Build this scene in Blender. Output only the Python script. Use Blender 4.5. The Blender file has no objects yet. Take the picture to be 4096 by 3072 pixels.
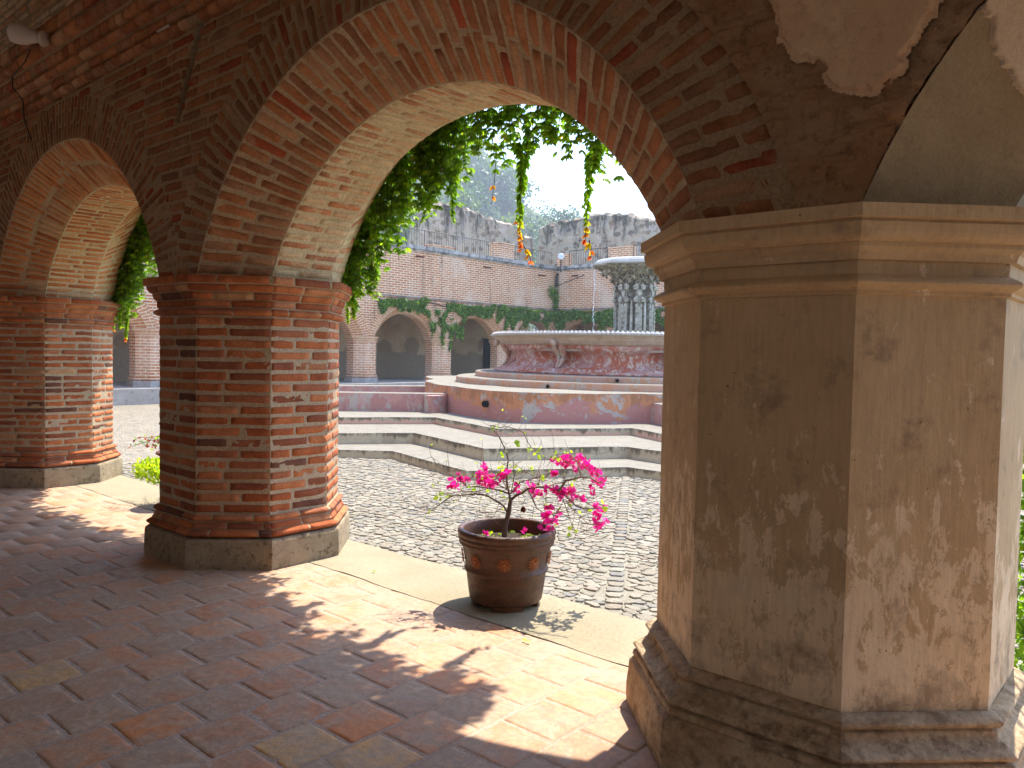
import bpy, math, random
import numpy as np
from mathutils import Matrix, Vector
random.seed(7); rng = np.random.default_rng(7)
sc = bpy.context.scene
col = sc.collection
R = math.radians

# ------------------------------------------------------------------ camera
F_PX, PITCH, ROLL, YAW, EYE = 783.98, .0408, .0193, .719, 1.55
fw = np.array([-math.sin(YAW)*math.cos(PITCH), math.cos(YAW)*math.cos(PITCH), -math.sin(PITCH)])
rt = np.array([math.cos(YAW), math.sin(YAW), 0.]); up = np.cross(rt, fw)
rt, up = math.cos(ROLL)*rt+math.sin(ROLL)*up, -math.sin(ROLL)*rt+math.cos(ROLL)*up
cd = bpy.data.cameras.new('camera'); cam = bpy.data.objects.new('camera', cd); col.objects.link(cam)
cd.sensor_width = 36; cd.lens = F_PX/1024*36; cd.clip_start = .05; cd.clip_end = 2000
m = Matrix.Identity(4)
for i in range(3):
    m[i][0], m[i][1], m[i][2] = rt[i], up[i], -fw[i]
m[2][3] = EYE
cam.matrix_world = m
sc.camera = cam

def at(px, py, axis, val):
    """world point seen at a spot of the photo, on the plane axis=val"""
    dr = fw+rt*(px-512)/F_PX-up*(py-384)/F_PX
    o = np.array([0, 0, EYE]); return o+dr*(val-o[axis])/dr[axis]

# ------------------------------------------------------------------ world, sun, exposure
SUN_EL, SUN_AZ = R(62.5), math.atan2(-.17, .985)      # azimuth: from +Y towards +X
w = bpy.data.worlds.new('World'); sc.world = w; w.use_nodes = True
nt = w.node_tree; bg = nt.nodes['Background']
sky = nt.nodes.new('ShaderNodeTexSky'); sky.sky_type = 'NISHITA'; sky.sun_disc = False
sky.sun_elevation = SUN_EL; sky.sun_rotation = SUN_AZ
sky.air_density = .8; sky.dust_density = 1.2; sky.ozone_density = .3; sky.altitude = 1500
nt.links.new(sky.outputs[0], bg.inputs[0]); bg.inputs[1].default_value = .15
sd = bpy.data.lights.new('sun', 'SUN'); sun = bpy.data.objects.new('sun', sd); col.objects.link(sun)
sd.energy = 2.0; sd.angle = R(.6); sd.color = (1, .92, .79)
sdir = Vector((math.sin(SUN_AZ)*math.cos(SUN_EL), math.cos(SUN_AZ)*math.cos(SUN_EL), math.sin(SUN_EL)))
sun.rotation_euler = sdir.to_track_quat('Z', 'Y').to_euler()
sc.view_settings.view_transform = 'Standard'; sc.view_settings.look = 'None'
sc.view_settings.exposure = 2.65; sc.view_settings.gamma = 1
sc.render.resolution_x = 1024; sc.render.resolution_y = 768
sc.render.engine = 'CYCLES'
sc.cycles.max_bounces = 8; sc.cycles.diffuse_bounces = 7; sc.cycles.transparent_max_bounces = 8

# ------------------------------------------------------------------ helpers: meshes
def lat(ix, iy, iz, seed):
    h = (ix*374761393+iy*668265263+iz*2147483647+seed*974634777) & 0xffffffff
    h = ((h ^ (h >> 13))*1274126177) & 0xffffffff
    h = h ^ (h >> 16)
    return (h & 0xffff)/65535.
def vnoise(p, s=1., seed=0):
    p = np.asarray(p, float)*s+1000.
    i = np.floor(p).astype(np.int64); f = p-i; f = f*f*(3-2*f)
    r = 0
    for a in (0, 1):
        for b in (0, 1):
            for c in (0, 1):
                wgt = (f[..., 0] if a else 1-f[..., 0])*(f[..., 1] if b else 1-f[..., 1])*(f[..., 2] if c else 1-f[..., 2])
                r = r+wgt*lat(i[..., 0]+a, i[..., 1]+b, i[..., 2]+c, seed)
    return r*2-1
def fbm(p, s=1., seed=0, n=3):
    r = 0; a = 1; t = 0
    for k in range(n):
        r = r+a*vnoise(p, s*2**k, seed+k*17); t += a; a *= .5
    return r/t

class MB:
    def __init__(s): s.v = []; s.uv = []; s.f = []; s.n = 0
    def add(s, V, F, mat=0, rnd=0., uv=None):
        V = np.asarray(V, float).reshape(-1, 3); F = np.asarray(F, int)
        if F.ndim == 1: F = F.reshape(1, -1)
        s.v.append(V); s.uv.append(np.zeros((len(V), 2)) if uv is None else np.asarray(uv, float))
        r = np.broadcast_to(np.asarray(rnd, float), (len(F),))
        s.f.append((F+s.n, mat, r)); s.n += len(V)
    def grid(s, P, us, vs, mat=0, rnd=0., uvf=None, flip=False):
        U, V = np.meshgrid(us, vs, indexing='ij'); U = U.ravel(); V = V.ravel()
        pts = P(U, V); nu, nv = len(us), len(vs)
        i = np.arange(nu-1)[:, None]*nv+np.arange(nv-1)[None, :]; i = i.ravel()
        F = np.stack([i, i+nv, i+nv+1, i+1], 1)
        if flip: F = F[:, ::-1]
        s.add(pts, F, mat, rnd, np.stack(uvf(U, V) if uvf else (U, V), 1))
    def box(s, a, b, mat=0, rnd=0.):
        x0, y0, z0 = a; x1, y1, z1 = b
        V = []; F = []; uv = []
        def q(p, us):
            k = len(V); V.extend(p); uv.extend(us); F.append([k, k+1, k+2, k+3])
        q([(x0, y0, z0), (x1, y0, z0), (x1, y0, z1), (x0, y0, z1)], [(x0, z0), (x1, z0), (x1, z1), (x0, z1)])
        q([(x1, y1, z0), (x0, y1, z0), (x0, y1, z1), (x1, y1, z1)], [(x1, z0), (x0, z0), (x0, z1), (x1, z1)])
        q([(x0, y1, z0), (x0, y0, z0), (x0, y0, z1), (x0, y1, z1)], [(y1, z0), (y0, z0), (y0, z1), (y1, z1)])
        q([(x1, y0, z0), (x1, y1, z0), (x1, y1, z1), (x1, y0, z1)], [(y0, z0), (y1, z0), (y1, z1), (y0, z1)])
        q([(x0, y0, z1), (x1, y0, z1), (x1, y1, z1), (x0, y1, z1)], [(x0, y0), (x1, y0), (x1, y1), (x0, y1)])
        q([(x0, y1, z0), (x1, y1, z0), (x1, y0, z0), (x0, y0, z0)], [(x0, y1), (x1, y1), (x1, y0), (x0, y0)])
        s.add(V, F, mat, rnd, uv)
    def tube(s, pts, rad, k=6, mat=0, rnd=0., cap=True):
        pts = np.asarray(pts, float); n = len(pts)
        rad = np.broadcast_to(np.asarray(rad, float), (n,))
        t = np.gradient(pts, axis=0); t /= np.linalg.norm(t, axis=1)[:, None]+1e-9
        a = np.array([0, 0, 1.]) if abs(t[0][2]) < .9 else np.array([1., 0, 0])
        V = []
        for i in range(n):
            e1 = np.cross(t[i], a); e1 /= np.linalg.norm(e1)+1e-9; e2 = np.cross(t[i], e1); a = -np.cross(t[i], e1) if False else a
            for j in range(k):
                th = 2*math.pi*j/k; V.append(pts[i]+rad[i]*(math.cos(th)*e1+math.sin(th)*e2))
        F = [[i*k+j, i*k+(j+1) % k, (i+1)*k+(j+1) % k, (i+1)*k+j] for i in range(n-1) for j in range(k)]
        s.add(V, F, mat, rnd)
        if cap:
            s.add(V[:k], [list(range(k))][::-1], mat, rnd); s.add(V[-k:], [list(range(k))], mat, rnd)
    def lathe(s, prof, c=(0, 0, 0), k=48, mat=0, rfun=None, rnd=0., a0=0, a1=2*math.pi):
        prof = np.asarray(prof, float); n = len(prof)
        th = np.linspace(a0, a1, k+1)
        L = np.concatenate([[0], np.cumsum(np.hypot(*np.diff(prof, axis=0).T))])
        def P(U, V):
            r = np.interp(U, np.arange(n), prof[:, 0]); z = np.interp(U, np.arange(n), prof[:, 1])
            if rfun is not None: r = rfun(r, z, V)
            return np.stack([c[0]+r*np.cos(V), c[1]+r*np.sin(V), c[2]+z], 1)
        s.grid(P, np.arange(n), th, mat, rnd, lambda U, V: (V*prof[:, 0].max(), np.interp(U, np.arange(n), L)))
    def build(s, name, mats, parent=None, smooth=False):
        me = bpy.data.meshes.new(name)
        V = np.concatenate(s.v); UV = np.concatenate(s.uv)
        loops = np.concatenate([f.ravel() for f, _, _ in s.f])
        tot = np.concatenate([np.full(len(f), f.shape[1]) for f, _, _ in s.f])
        mi = np.concatenate([np.full(len(f), mm) for f, mm, _ in s.f])
        rr = np.concatenate([r for _, _, r in s.f])
        me.vertices.add(len(V)); me.vertices.foreach_set('co', V.astype(np.float32).ravel())
        me.loops.add(len(loops)); me.loops.foreach_set('vertex_index', loops.astype(np.int32))
        me.polygons.add(len(tot))
        me.polygons.foreach_set('loop_start', np.concatenate([[0], np.cumsum(tot)[:-1]]).astype(np.int32))
        me.polygons.foreach_set('loop_total', tot.astype(np.int32))
        me.polygons.foreach_set('material_index', mi.astype(np.int32))
        me.polygons.foreach_set('use_smooth', np.full(len(tot), smooth))
        ul = me.uv_layers.new(name='UVMap'); ul.data.foreach_set('uv', UV[loops].astype(np.float32).ravel())
        at_ = me.attributes.new('rnd', 'FLOAT', 'FACE'); at_.data.foreach_set('value', rr.astype(np.float32))
        me.update(); me.validate()
        for mt in (mats if isinstance(mats, (list, tuple)) else [mats]): me.materials.append(mt)
        o = bpy.data.objects.new(name, me); col.objects.link(o)
        if parent: o.parent = parent
        return o

def tag(o, label=None, cat=None, group=None, kind=None):
    if label: o['label'] = label
    if cat: o['category'] = cat
    if group: o['group'] = group
    if kind: o['kind'] = kind
    return o
def thing(name, label, cat, loc=(0, 0, 0), group=None, rotz=0):
    o = bpy.data.objects.new(name, None); col.objects.link(o); o.location = loc; o.rotation_euler[2] = rotz
    o.empty_display_size = .1
    return tag(o, label, cat, group)
def copy_tree(o, parent=None):
    c = o.copy(); col.objects.link(c); c.parent = parent
    for ch in list(o.children): copy_tree(ch, c)
    return c

def brick(mb, P, u0, u1, v0, v1, h, rnd, mat=0, nu=8, nv=5, e=.004, seed=0, wear=1., dip=.005, chip=.56):
    """one worn brick: P(u,v,off) in metres; edges dip below the mortar"""
    lu, lv = max(u1-u0, 1e-4), max(v1-v0, 1e-4)
    eu, ev = min(e/lu, .2), min(e/lv, .2)
    su = np.concatenate([[0], np.linspace(eu, 1-eu, nu-2), [1]]); sv = np.concatenate([[0], np.linspace(ev, 1-ev, nv-2), [1]])
    S, T = np.meshgrid(su, sv, indexing='ij'); S = S.ravel(); T = T.ravel()
    border = (S == 0) | (S == 1) | (T == 0) | (T == 1)
    q = np.stack([S*lu*30+seed, T*lv*30, np.full_like(S, seed*1.7)], 1)
    ed = np.minimum(np.minimum(S, 1-S)*lu, np.minimum(T, 1-T)*lv)
    n1 = vnoise(q, .9, 3); n2 = vnoise(q, 2.3, 5)
    off = h*(.70+.30*np.clip(ed/.014, 0, 1))+wear*(.0018*n1+.0014*n2)
    cor = np.minimum(S, 1-S)*lu+np.minimum(T, 1-T)*lv
    off = off-wear*h*.5*np.clip(1-cor/.02, 0, 1)
    tilt = random.uniform(-.0015, .0015)*wear
    off = off+tilt*(S-.5)
    chn = vnoise(q+7, .42, 21); off = np.where((chn > chip) & (ed < .016+.02*(chn-chip)), off*.15-dip*.4, off)
    off = np.where(border, -dip, off)
    rot_ = random.uniform(-.007, .007)*wear
    U = u0+S*lu+wear*.004*vnoise(q, 1.1, 9)
    V = v0+T*lv+wear*.0034*vnoise(q, .8, 11)+rot_*(S-.5)*min(lu, .3)/.3
    pts = P(U, V, off)
    a, b = len(su), len(sv)
    i = (np.arange(a-1)[:, None]*b+np.arange(b-1)[None, :]).ravel()
    mb.add(pts, np.stack([i, i+b, i+b+1, i+1], 1), mat, rnd, np.stack([U, V], 1))

def splits(u0, u1, L, gap, phase, jit=.12):
    """cut a course into bricks"""
    out = []; u = u0-phase*L
    while u < u1-.02:
        l = L*(1+random.uniform(-jit, jit)); a, b = max(u, u0), min(u+l-gap, u1)
        if b-a > .03: out.append((a, b))
        u += l
    return out

# ------------------------------------------------------------------ helpers: materials
MATS = {}
class NT:
    def __init__(s, name, rough=.9, spec=.25):
        s.m = bpy.data.materials.new(name); s.m.use_nodes = True; s.t = s.m.node_tree
        s.b = s.t.nodes['Principled BSDF']; s.b.inputs['Roughness'].default_value = rough
        s.b.inputs['Specular IOR Level'].default_value = spec
        s.tc = s.t.nodes.new('ShaderNodeTexCoord'); MATS[name] = s.m
    def n(s, typ, ins=None, **kw):
        nd = s.t.nodes.new(typ)
        for k, v in kw.items(): setattr(nd, k, v)
        for k, v in (ins or {}).items(): s.put(nd.inputs[k], v)
        return nd
    def put(s, sock, v):
        if hasattr(v, 'is_output') or isinstance(v, bpy.types.NodeSocket): s.t.links.new(v, sock)
        elif isinstance(v, (tuple, list)) and len(v) == 3 and sock.type == 'RGBA': sock.default_value = (*v, 1)
        else: sock.default_value = v
    def obj(s): return s.tc.outputs['Object']
    def uv(s): return s.tc.outputs['UV']
    def map(s, vec, scale=(1, 1, 1), rot=(0, 0, 0), loc=(0, 0, 0)):
        nd = s.n('ShaderNodeMapping', {'Vector': vec, 'Scale': scale, 'Rotation': rot, 'Location': loc}); return nd.outputs[0]
    def noise(s, vec, scale, detail=4, rough=.55, dist=0., col=False):
        nd = s.n('ShaderNodeTexNoise', {'Vector': vec, 'Scale': scale, 'Detail': detail, 'Roughness': rough, 'Distortion': dist})
        return nd.outputs[1 if col else 0]
    def vor(s, vec, scale, feature='F1', out=0, rand=1.):
        nd = s.n('ShaderNodeTexVoronoi', {'Vector': vec, 'Scale': scale, 'Randomness': rand}, feature=feature); return nd.outputs[out]
    def ramp(s, fac, stops, interp='LINEAR'):
        nd = s.n('ShaderNodeValToRGB', {'Fac': fac}); cr = nd.color_ramp; cr.interpolation = interp
        while len(cr.elements) < len(stops): cr.elements.new(.5)
        for el, (p, c) in zip(cr.elements, stops):
            el.position = p; el.color = (c, c, c, 1) if isinstance(c, (int, float)) else (*c, 1)
        return nd.outputs[0]
    def mix(s, fac, a, b, mode='MIX'):
        nd = s.n('ShaderNodeMix', data_type='RGBA', blend_type=mode)
        s.put(nd.inputs[0], fac); s.put(nd.inputs[6], a); s.put(nd.inputs[7], b); return nd.outputs[2]
    def math(s, op, a, b=0., clamp=False):
        nd = s.n('ShaderNodeMath', {0: a, 1: b}, operation=op, use_clamp=clamp); return nd.outputs[0]
    def rnd(s, name='rnd'): return s.n('ShaderNodeAttribute', attribute_name=name).outputs['Fac']
    def sep(s, vec): return s.n('ShaderNodeSeparateXYZ', {0: vec}).outputs
    def bump(s, h, strength=.5, dist=.01, prev=None):
        ins = {'Height': h, 'Strength': strength, 'Distance': dist}
        if prev is not None: ins['Normal'] = prev
        return s.n('ShaderNodeBump', ins).outputs[0]
    def out(s, color, normal=None, rough=None):
        s.put(s.b.inputs['Base Color'], color)
        if normal is not None: s.put(s.b.inputs['Normal'], normal)
        if rough is not None: s.put(s.b.inputs['Roughness'], rough)
        return s.m

def mortar_mat(name, c1, c2, scale=1.):
    t = NT(name, .95, .1); o = t.obj()
    n1 = t.noise(o, 3*scale, 5); n2 = t.noise(o, 60, 5, .7); n3 = t.noise(o, 180, 3, .7)
    c = t.mix(t.ramp(n1, [(.3, 0.), (.7, 1.)]), c1, c2)
    c = t.mix(.6, c, t.ramp(n2, [(.3, .25), (.65, 1.)]), 'MULTIPLY')
    nm = t.bump(t.math('ADD', n2, t.math('MULTIPLY', n3, .5)), .8, .006)
    return t.out(c, nm)
def brick_mat(name, stops, smear=.5, smear_c=(.5, .4, .29), rough=.9, grain=1.):
    """colour per brick from its own number, blotches, lime smears"""
    t = NT(name, rough, .2); o = t.obj()
    base = t.ramp(t.rnd(), stops, 'CONSTANT')
    n1 = t.noise(o, 9, 5, .6); n2 = t.noise(o, 70, 4, .7); n3 = t.noise(o, 220, 2, .6)
    base = t.mix(.75, base, t.ramp(n1, [(.3, (.62, .58, .55)), (.5, (1, 1, 1)), (.72, (1.25, 1.2, 1.15))]), 'MULTIPLY')
    base = t.mix(.5, base, t.ramp(n2, [(.32, .45), (.6, 1.1)]), 'MULTIPLY')
    sm = t.noise(o, 5.5, 6, .72, .4)
    f = t.ramp(sm, [(.62-.25*smear, 0.), (.78-.22*smear, min(1., .35+smear*.75))])
    base = t.mix(f, base, t.mix(.4, smear_c, t.ramp(n2, [(.3, .5), (.7, 1.1)]), 'MULTIPLY'))
    pit = t.ramp(t.vor(o, 95), [(.0, 0.), (.12, 1.)])
    nm = t.bump(t.math('ADD', t.math('MULTIPLY', n2, 1.2), t.math('ADD', t.math('MULTIPLY', n3, .4), t.math('MULTIPLY', pit, .15))), .7*grain, .006)
    return t.out(base, nm)
REDS = [(0, (.36, .10, .036)), (.14, (.47, .145, .05)), (.3, (.40, .115, .04)), (.42, (.27, .085, .04)), (.52, (.50, .175, .068)),
        (.66, (.36, .125, .058)), (.78, (.17, .07, .042)), (.83, (.50, .20, .09)), (.9, (.42, .165, .075)), (.97, (.5, .27, .13))]
BROWNS = [(0, (.38, .145, .065)), (.2, (.46, .185, .08)), (.4, (.34, .15, .08)), (.55, (.53, .225, .10)), (.7, (.42, .21, .115)), (.85, (.55, .31, .17)), (.93, (.42, .10, .045))]
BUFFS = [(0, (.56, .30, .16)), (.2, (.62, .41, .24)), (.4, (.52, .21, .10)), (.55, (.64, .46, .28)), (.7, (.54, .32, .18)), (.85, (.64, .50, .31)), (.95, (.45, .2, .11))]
M_brick = brick_mat('pillar_brick', REDS, .05)
M_brick2 = brick_mat('arch_brick', BROWNS, .32, (.54, .38, .23))
M_buff = brick_mat('limed_lit_brick', BUFFS, .62, (.70, .57, .34))  # soffit paler by lime residue and partly by light put into the colour
M_leftbrick = brick_mat('left_arch_brick', [(0, (.52, .19, .07)), (.25, (.60, .25, .10)), (.5, (.44, .15, .06)), (.7, (.56, .28, .13)), (.88, (.62, .38, .2))], .22, (.66, .50, .31))
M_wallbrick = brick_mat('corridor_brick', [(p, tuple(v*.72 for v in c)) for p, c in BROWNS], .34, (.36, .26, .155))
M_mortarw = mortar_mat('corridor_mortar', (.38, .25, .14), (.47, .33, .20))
M_mortar = mortar_mat('pillar_mortar', (.48, .35, .22), (.58, .44, .29))
M_mortar2 = mortar_mat('arch_mortar', (.52, .37, .23), (.63, .48, .32))
M_mortarbuff = mortar_mat('limed_lit_mortar', (.62, .48, .29), (.70, .57, .37))  # joints of the same band: lime, with some of its light in the colour

def stone_mat(name, c1, c2, c3, sc_=1., dark=.5, bump=.5):
    t = NT(name, .92, .2); o = t.obj()
    n1 = t.noise(o, 2.2*sc_, 6, .65, .5); n2 = t.noise(o, 11*sc_, 6, .7); n3 = t.noise(o, 90*sc_, 4, .7)
    c = t.mix(t.ramp(n1, [(.35, 0.), (.6, 1.)]), c1, c2)
    c = t.mix(t.ramp(n2, [(.52, 0.), (.66, dark)]), c, c3)
    c = t.mix(.35, c, t.ramp(n3, [(.3, .5), (.65, 1.1)]), 'MULTIPLY')
    nm = t.bump(t.math('ADD', n3, t.math('MULTIPLY', n2, 2.)), bump, .008)
    return t.out(c, nm)
M_plinth = stone_mat('plinth_stone', (.30, .22, .135), (.40, .31, .195), (.13, .09, .055), 1.8, .9, .9)

def far_brick_mat(name, b1, b2, mort, rowh=.075, stain=.5, bw=.3, white=.5, msz=.012):
    t = NT(name, .92, .15); uv = t.uv(); o = t.obj()
    wob = t.noise(o, 1.5, 3, .5, 0, True)
    uvw = t.n('ShaderNodeVectorMath', {0: uv, 1: t.n('ShaderNodeVectorMath', {0: wob, 'Scale': .02}, operation='SCALE').outputs[0]}, operation='ADD').outputs[0]
    br = t.n('ShaderNodeTexBrick', {'Vector': uvw, 'Color1': b1, 'Color2': b2, 'Mortar': mort, 'Scale': 1., 'Mortar Size': msz,
             'Mortar Smooth': .3, 'Bias': -.1, 'Brick Width': bw, 'Row Height': rowh}, offset=.5)
    c = br.outputs[0]
    n1 = t.noise(o, .55, 6, .7, .3); n2 = t.noise(o, 3.5, 6, .75, .6); n3 = t.noise(o, 30, 3, .7)
    c = t.mix(.6, c, t.ramp(n3, [(.3, .55), (.65, 1.15)]), 'MULTIPLY')
    c = t.mix(t.ramp(n2, [(.52, 0.), (.75, white)]), c, mort)
    streak = t.noise(t.map(o, (1.1, 1.1, .12)), 2.0, 5, .7, .2)
    c = t.mix(t.ramp(streak, [(.56, 0.), (.72, stain)]), c, (.07, .06, .055))
    c = t.mix(t.ramp(n1, [(.34, .55), (.5, 0.)]), c, (.66, .54, .42))
    nm = t.bump(t.math('ADD', t.math('MULTIPLY', br.outputs[1], -1.), t.math('MULTIPLY', n3, .5)), .6, .012)
    return t.out(c, nm)
M_farbrick = far_brick_mat('wing_brick', (.52, .19, .08), (.40, .125, .05), (.70, .58, .40), .105, .6, .36, .6, .023)
M_fararch = far_brick_mat('wing_arch_brick', (.50, .23, .11), (.42, .17, .08), (.64, .50, .34), .10, .1, .40, .3, .02)
M_plainbrick = far_brick_mat('plain_arch_brick', (.32, .13, .07), (.26, .11, .06), (.42, .32, .22), .072, .2, .26, .5)

# plaster of the near pillar: two coats, the older lighter one shows where it flaked, more towards the foot
def plaster_mat():
    t = NT('pillar_plaster', .78, .3); o = t.obj(); z = t.sep(o)[2]
    st = t.noise(t.map(o, (1, 1, .5)), 10, 9, .76, .3)
    low = t.n('ShaderNodeMapRange', {'Value': z, 'From Min': 1.5, 'From Max': .45, 'To Min': -.10, 'To Max': .11}).outputs[0]
    f = t.ramp(t.math('ADD', st, low), [(.525, 0.), (.545, 1.)])
    fine = t.noise(o, 45, 4, .7); br = t.noise(t.map(o, (1, 1, .12)), 60, 3, .6)
    coat = t.mix(t.ramp(t.noise(o, 2.5, 4), [(.35, 0.), (.65, 1.)]), (.55, .38, .205), (.63, .45, .255))
    under = t.mix(t.ramp(t.noise(o, 4, 4), [(.35, 0.), (.65, 1.)]), (.74, .565, .36), (.80, .63, .42))
    coat = t.mix(t.ramp(t.noise(o, 1.3, 7, .8, .5), [(.45, 0.), (.62, .5)]), coat, (.46, .325, .19))
    c = t.mix(f, coat, under)
    c = t.mix(.35, c, t.ramp(br, [(.3, .65), (.6, 1.05)]), 'MULTIPLY')
    foot = t.n('ShaderNodeMapRange', {'Value': z, 'From Min': .62, 'From Max': .30, 'To Min': 0., 'To Max': .16}).outputs[0]
    c = t.mix(t.ramp(t.math('ADD', t.noise(o, 6, 6, .7), foot), [(.56, 0.), (.72, .65)]), c, (.20, .135, .09))
    c = t.mix(t.ramp(t.noise(o, 33, 2), [(.74, 0.), (.78, .8)]), c, (.1, .07, .05))
    pits = t.ramp(t.vor(o, 22), [(.03, 0.), (.07, 1.)])
    nm = t.bump(f, -.45, .005); nm = t.bump(t.math('ADD', fine, t.math('ADD', br, pits)), .4, .004, nm); nm = t.bump(t.noise(o, 3, 5), .3, .03, nm)
    return t.out(c, nm)
M_plaster = plaster_mat()
def plaster_foot():
    t = NT('pillar_foot_plaster', .9, .2); o = t.obj()
    n1 = t.noise(o, 5, 6, .7, .5); n2 = t.noise(o, 40, 5, .75); n3 = t.noise(o, 14, 5, .7)
    c = t.mix(t.ramp(n1, [(.4, 0.), (.55, 1.)]), (.46, .33, .20), (.58, .45, .30))
    c = t.mix(t.ramp(n3, [(.5, 0.), (.62, .75)]), c, (.25, .165, .10))
    c = t.mix(.5, c, t.ramp(n2, [(.3, .4), (.6, 1.1)]), 'MULTIPLY')
    nm = t.bump(t.math('ADD', n2, t.math('MULTIPLY', n3, 1.5)), .75, .012)
    return t.out(c, nm)
M_foot = plaster_foot()

# ------------------------------------------------------------------ pillar geometry (octagon)
AX, AY, SP = -1.1224, 3.2532, 4.3971
WX, WY, CH = .6375, .6005, .361
ZB, ZT, ZC, ZP = .373, 1.766, 2.036, .213
YA, YD = AY-WY, AY+WY
def octv(off):
    a, b, c = WX+off, WY+off, CH+off*(2-math.sqrt(2))
    return np.array([(-a, -b+c), (-a+c, -b), (a-c, -b), (a, -b+c), (a, b-c), (a-c, b), (-a+c, b), (-a, b-c)])
def octface(i, U, off, Z, side):
    """point on face i (U metres from its first corner on the shaft), pushed out by off"""
    off = np.asarray(off, float)+0*U
    s2 = (2-math.sqrt(2))
    a, b, c = WX+off, WY+off, CH+off*s2
    X = [-a, -a+c, a-c, a, a, a-c, -a+c, -a]; Y = [-b+c, -b, -b, -b+c, b-c, b, b, b-c]
    j = (i+1) % 8; t = U/side
    return np.stack([X[i]*(1-t)+X[j]*t, Y[i]*(1-t)+Y[j]*t, Z+0*U], 1)
SIDES = [float(np.hypot(*(octv(0)[(i+1) % 8]-octv(0)[i]))) for i in range(8)]
def sweep(mb, prof, mat=0, nu=10, namp=0., nscale=8., sub=3, seed=0, cz=None):
    """moulding profile [(off, z)] swept round the octagon"""
    prof = np.array(prof, float); n = len(prof)
    vs = np.linspace(0, n-1, (n-1)*sub+1)
    for i in range(8):
        def P(U, V, i=i):
            off = np.interp(V, np.arange(n), prof[:, 0]); z = np.interp(V, np.arange(n), prof[:, 1])
            p = octface(i, U, off, z, SIDES[i])
            if namp:
                d = fbm(p+seed, nscale, seed, 4)*namp
                edge = 1.
                p = octface(i, U, off+d*edge, z+.3*d, SIDES[i])
            return p
        mb.grid(P, np.linspace(0, SIDES[i], nu+1), vs, mat, 0., lambda U, V: (U, np.interp(V, np.arange(n), prof[:, 1])))
def bulge(o0, z0, z1, amp, n=6):
    return [(o0+amp*math.sin(math.pi*k/n), z0+(z1-z0)*k/n) for k in range(n+1)]
def mould_course(mb, prof, L=.27, h=.003, seed=0, mat=0, reds=True):
    """a course of moulded bricks"""
    prof = np.array(prof, float); n = len(prof)
    for i in range(8):
        def P(U, V, O, i=i):
            q = V*(n-1)
            off = np.interp(q, np.arange(n), prof[:, 0]); z = np.interp(q, np.arange(n), prof[:, 1])
            return octface(i, U, off+O, z, SIDES[i])
        for a, b in splits(0, SIDES[i], L, .012, random.random()*.6):
            brick(mb, P, a, b, .0, 1., h, random.random(), mat, nu=8, nv=max(6, n+2), e=.003, seed=random.random()*50, wear=.8)
CAP_B = [bulge(.012, 1.766, 1.815, .028), [(.016, 1.825), (.018, 1.868)], [(.026, 1.876), (.040, 1.895), (.048, 1.922)],
         [(.060, 1.930), (.078, 1.95), (.084, 1.975)], [(.100, 1.984), (.105, 1.99), (.105, 2.036)]]
BASE_B = [bulge(.050, .219, .272, .034), [(.052, .280), (.034, .297), (.030, .318)], bulge(.016, .326, .370, .026)]
def brick_pillar(name, label, loc, group, detail=True, courseh=.0772, seed=0):
    random.seed(seed)
    t = thing(name, label, 'pillar', loc, group)
    mb = MB()
    if detail:
        sweep(mb, [(0, ZB-.01), (0, ZT)], 1, 30, .0035, 30, 60, seed)
        nrow = int(round((ZT-ZB)/courseh)); ch = (ZT-ZB)/nrow
        for r_ in range(nrow):
            z0 = ZB+r_*ch
            for i in range(8):
                def P(U, V, O, i=i): return octface(i, U, O, V, SIDES[i])
                full = random.uniform(.27, .32); gap = random.uniform(.012, .020); S = SIDES[i]
                cuts = [(0.002, full), (full+gap, S-.002)] if (r_+i) % 2 else [(0.002, S-full-gap), (S-full, S-.002)]
                if random.random() < .12: cuts = [(0.002, S*.36-gap/2), (S*.36+gap/2, S-.002)]
                dz = random.uniform(-.003, .003)
                for a, b in cuts:
                    hh = random.uniform(.0025, .0075) if random.random() > .06 else .0005
                    brick(mb, P, a, b, z0+.0105+dz, z0+ch-.0105+dz+random.uniform(-.003, .002), hh, random.random(), 0, 9, 6, seed=random.random()*90)
    else:
        sweep(mb, [(0.004, ZB-.01), (0.004, ZT)], 0, 1, 0)
    mb.build('shaft', [M_brick, M_mortar] if detail else [M_farbrick], t, detail)
    for nm, rows, z0, z1 in (('capital', CAP_B, ZT, ZC), ('base_moulding', BASE_B, ZP, ZB)):
        mb = MB()
        if detail:
            allp = [p for c_ in rows for p in c_]
            sweep(mb, [(o-.004, z) for o, z in allp], 1, 14, .002, 30, 2, seed)
            sweep(mb, [(allp[-1][0]-.002, z1-.004), (-.45, z1-.004)], 1, 8, .002, 10, 4)
            for c_ in rows: mould_course(mb, c_, random.uniform(.24, .3), .004)
        else:
            allp = [p for c_ in rows for p in c_]
            sweep(mb, allp+[(-.45, z1)], 0, 1, 0, sub=1)
        mb.build(nm, [M_brick, M_mortar] if detail else [M_fararch], t, detail)
    mb = MB()
    if detail: sweep(mb, [(.095, 0), (.097, .06), (.095, .14), (.093, .195), (.088, .207), (.078, .213), (-.2, .213)], 0, 22, .004, 14, 6, seed)
    else: sweep(mb, [(.095, -.02), (.095, .205), (.085, .213), (-.2, .213)], 0, 1, 0, sub=1)
    mb.build('plinth', [M_plinth if detail else M_farstone], t, detail)
    return t
M_farstone = stone_mat('wing_stone', (.44, .42, .38), (.36, .33, .29), (.16, .15, .13), .6, .5)
GP = 'octagonal pillars of the near arcade'
BX, CX_ = AX-SP, AX-2*SP
pB = brick_pillar('brick_pillar', 'red brick octagonal pillar on a stone plinth between the two open arches, nearest of the brick ones', (BX, AY, 0), GP, True, .0772, 11)
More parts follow.
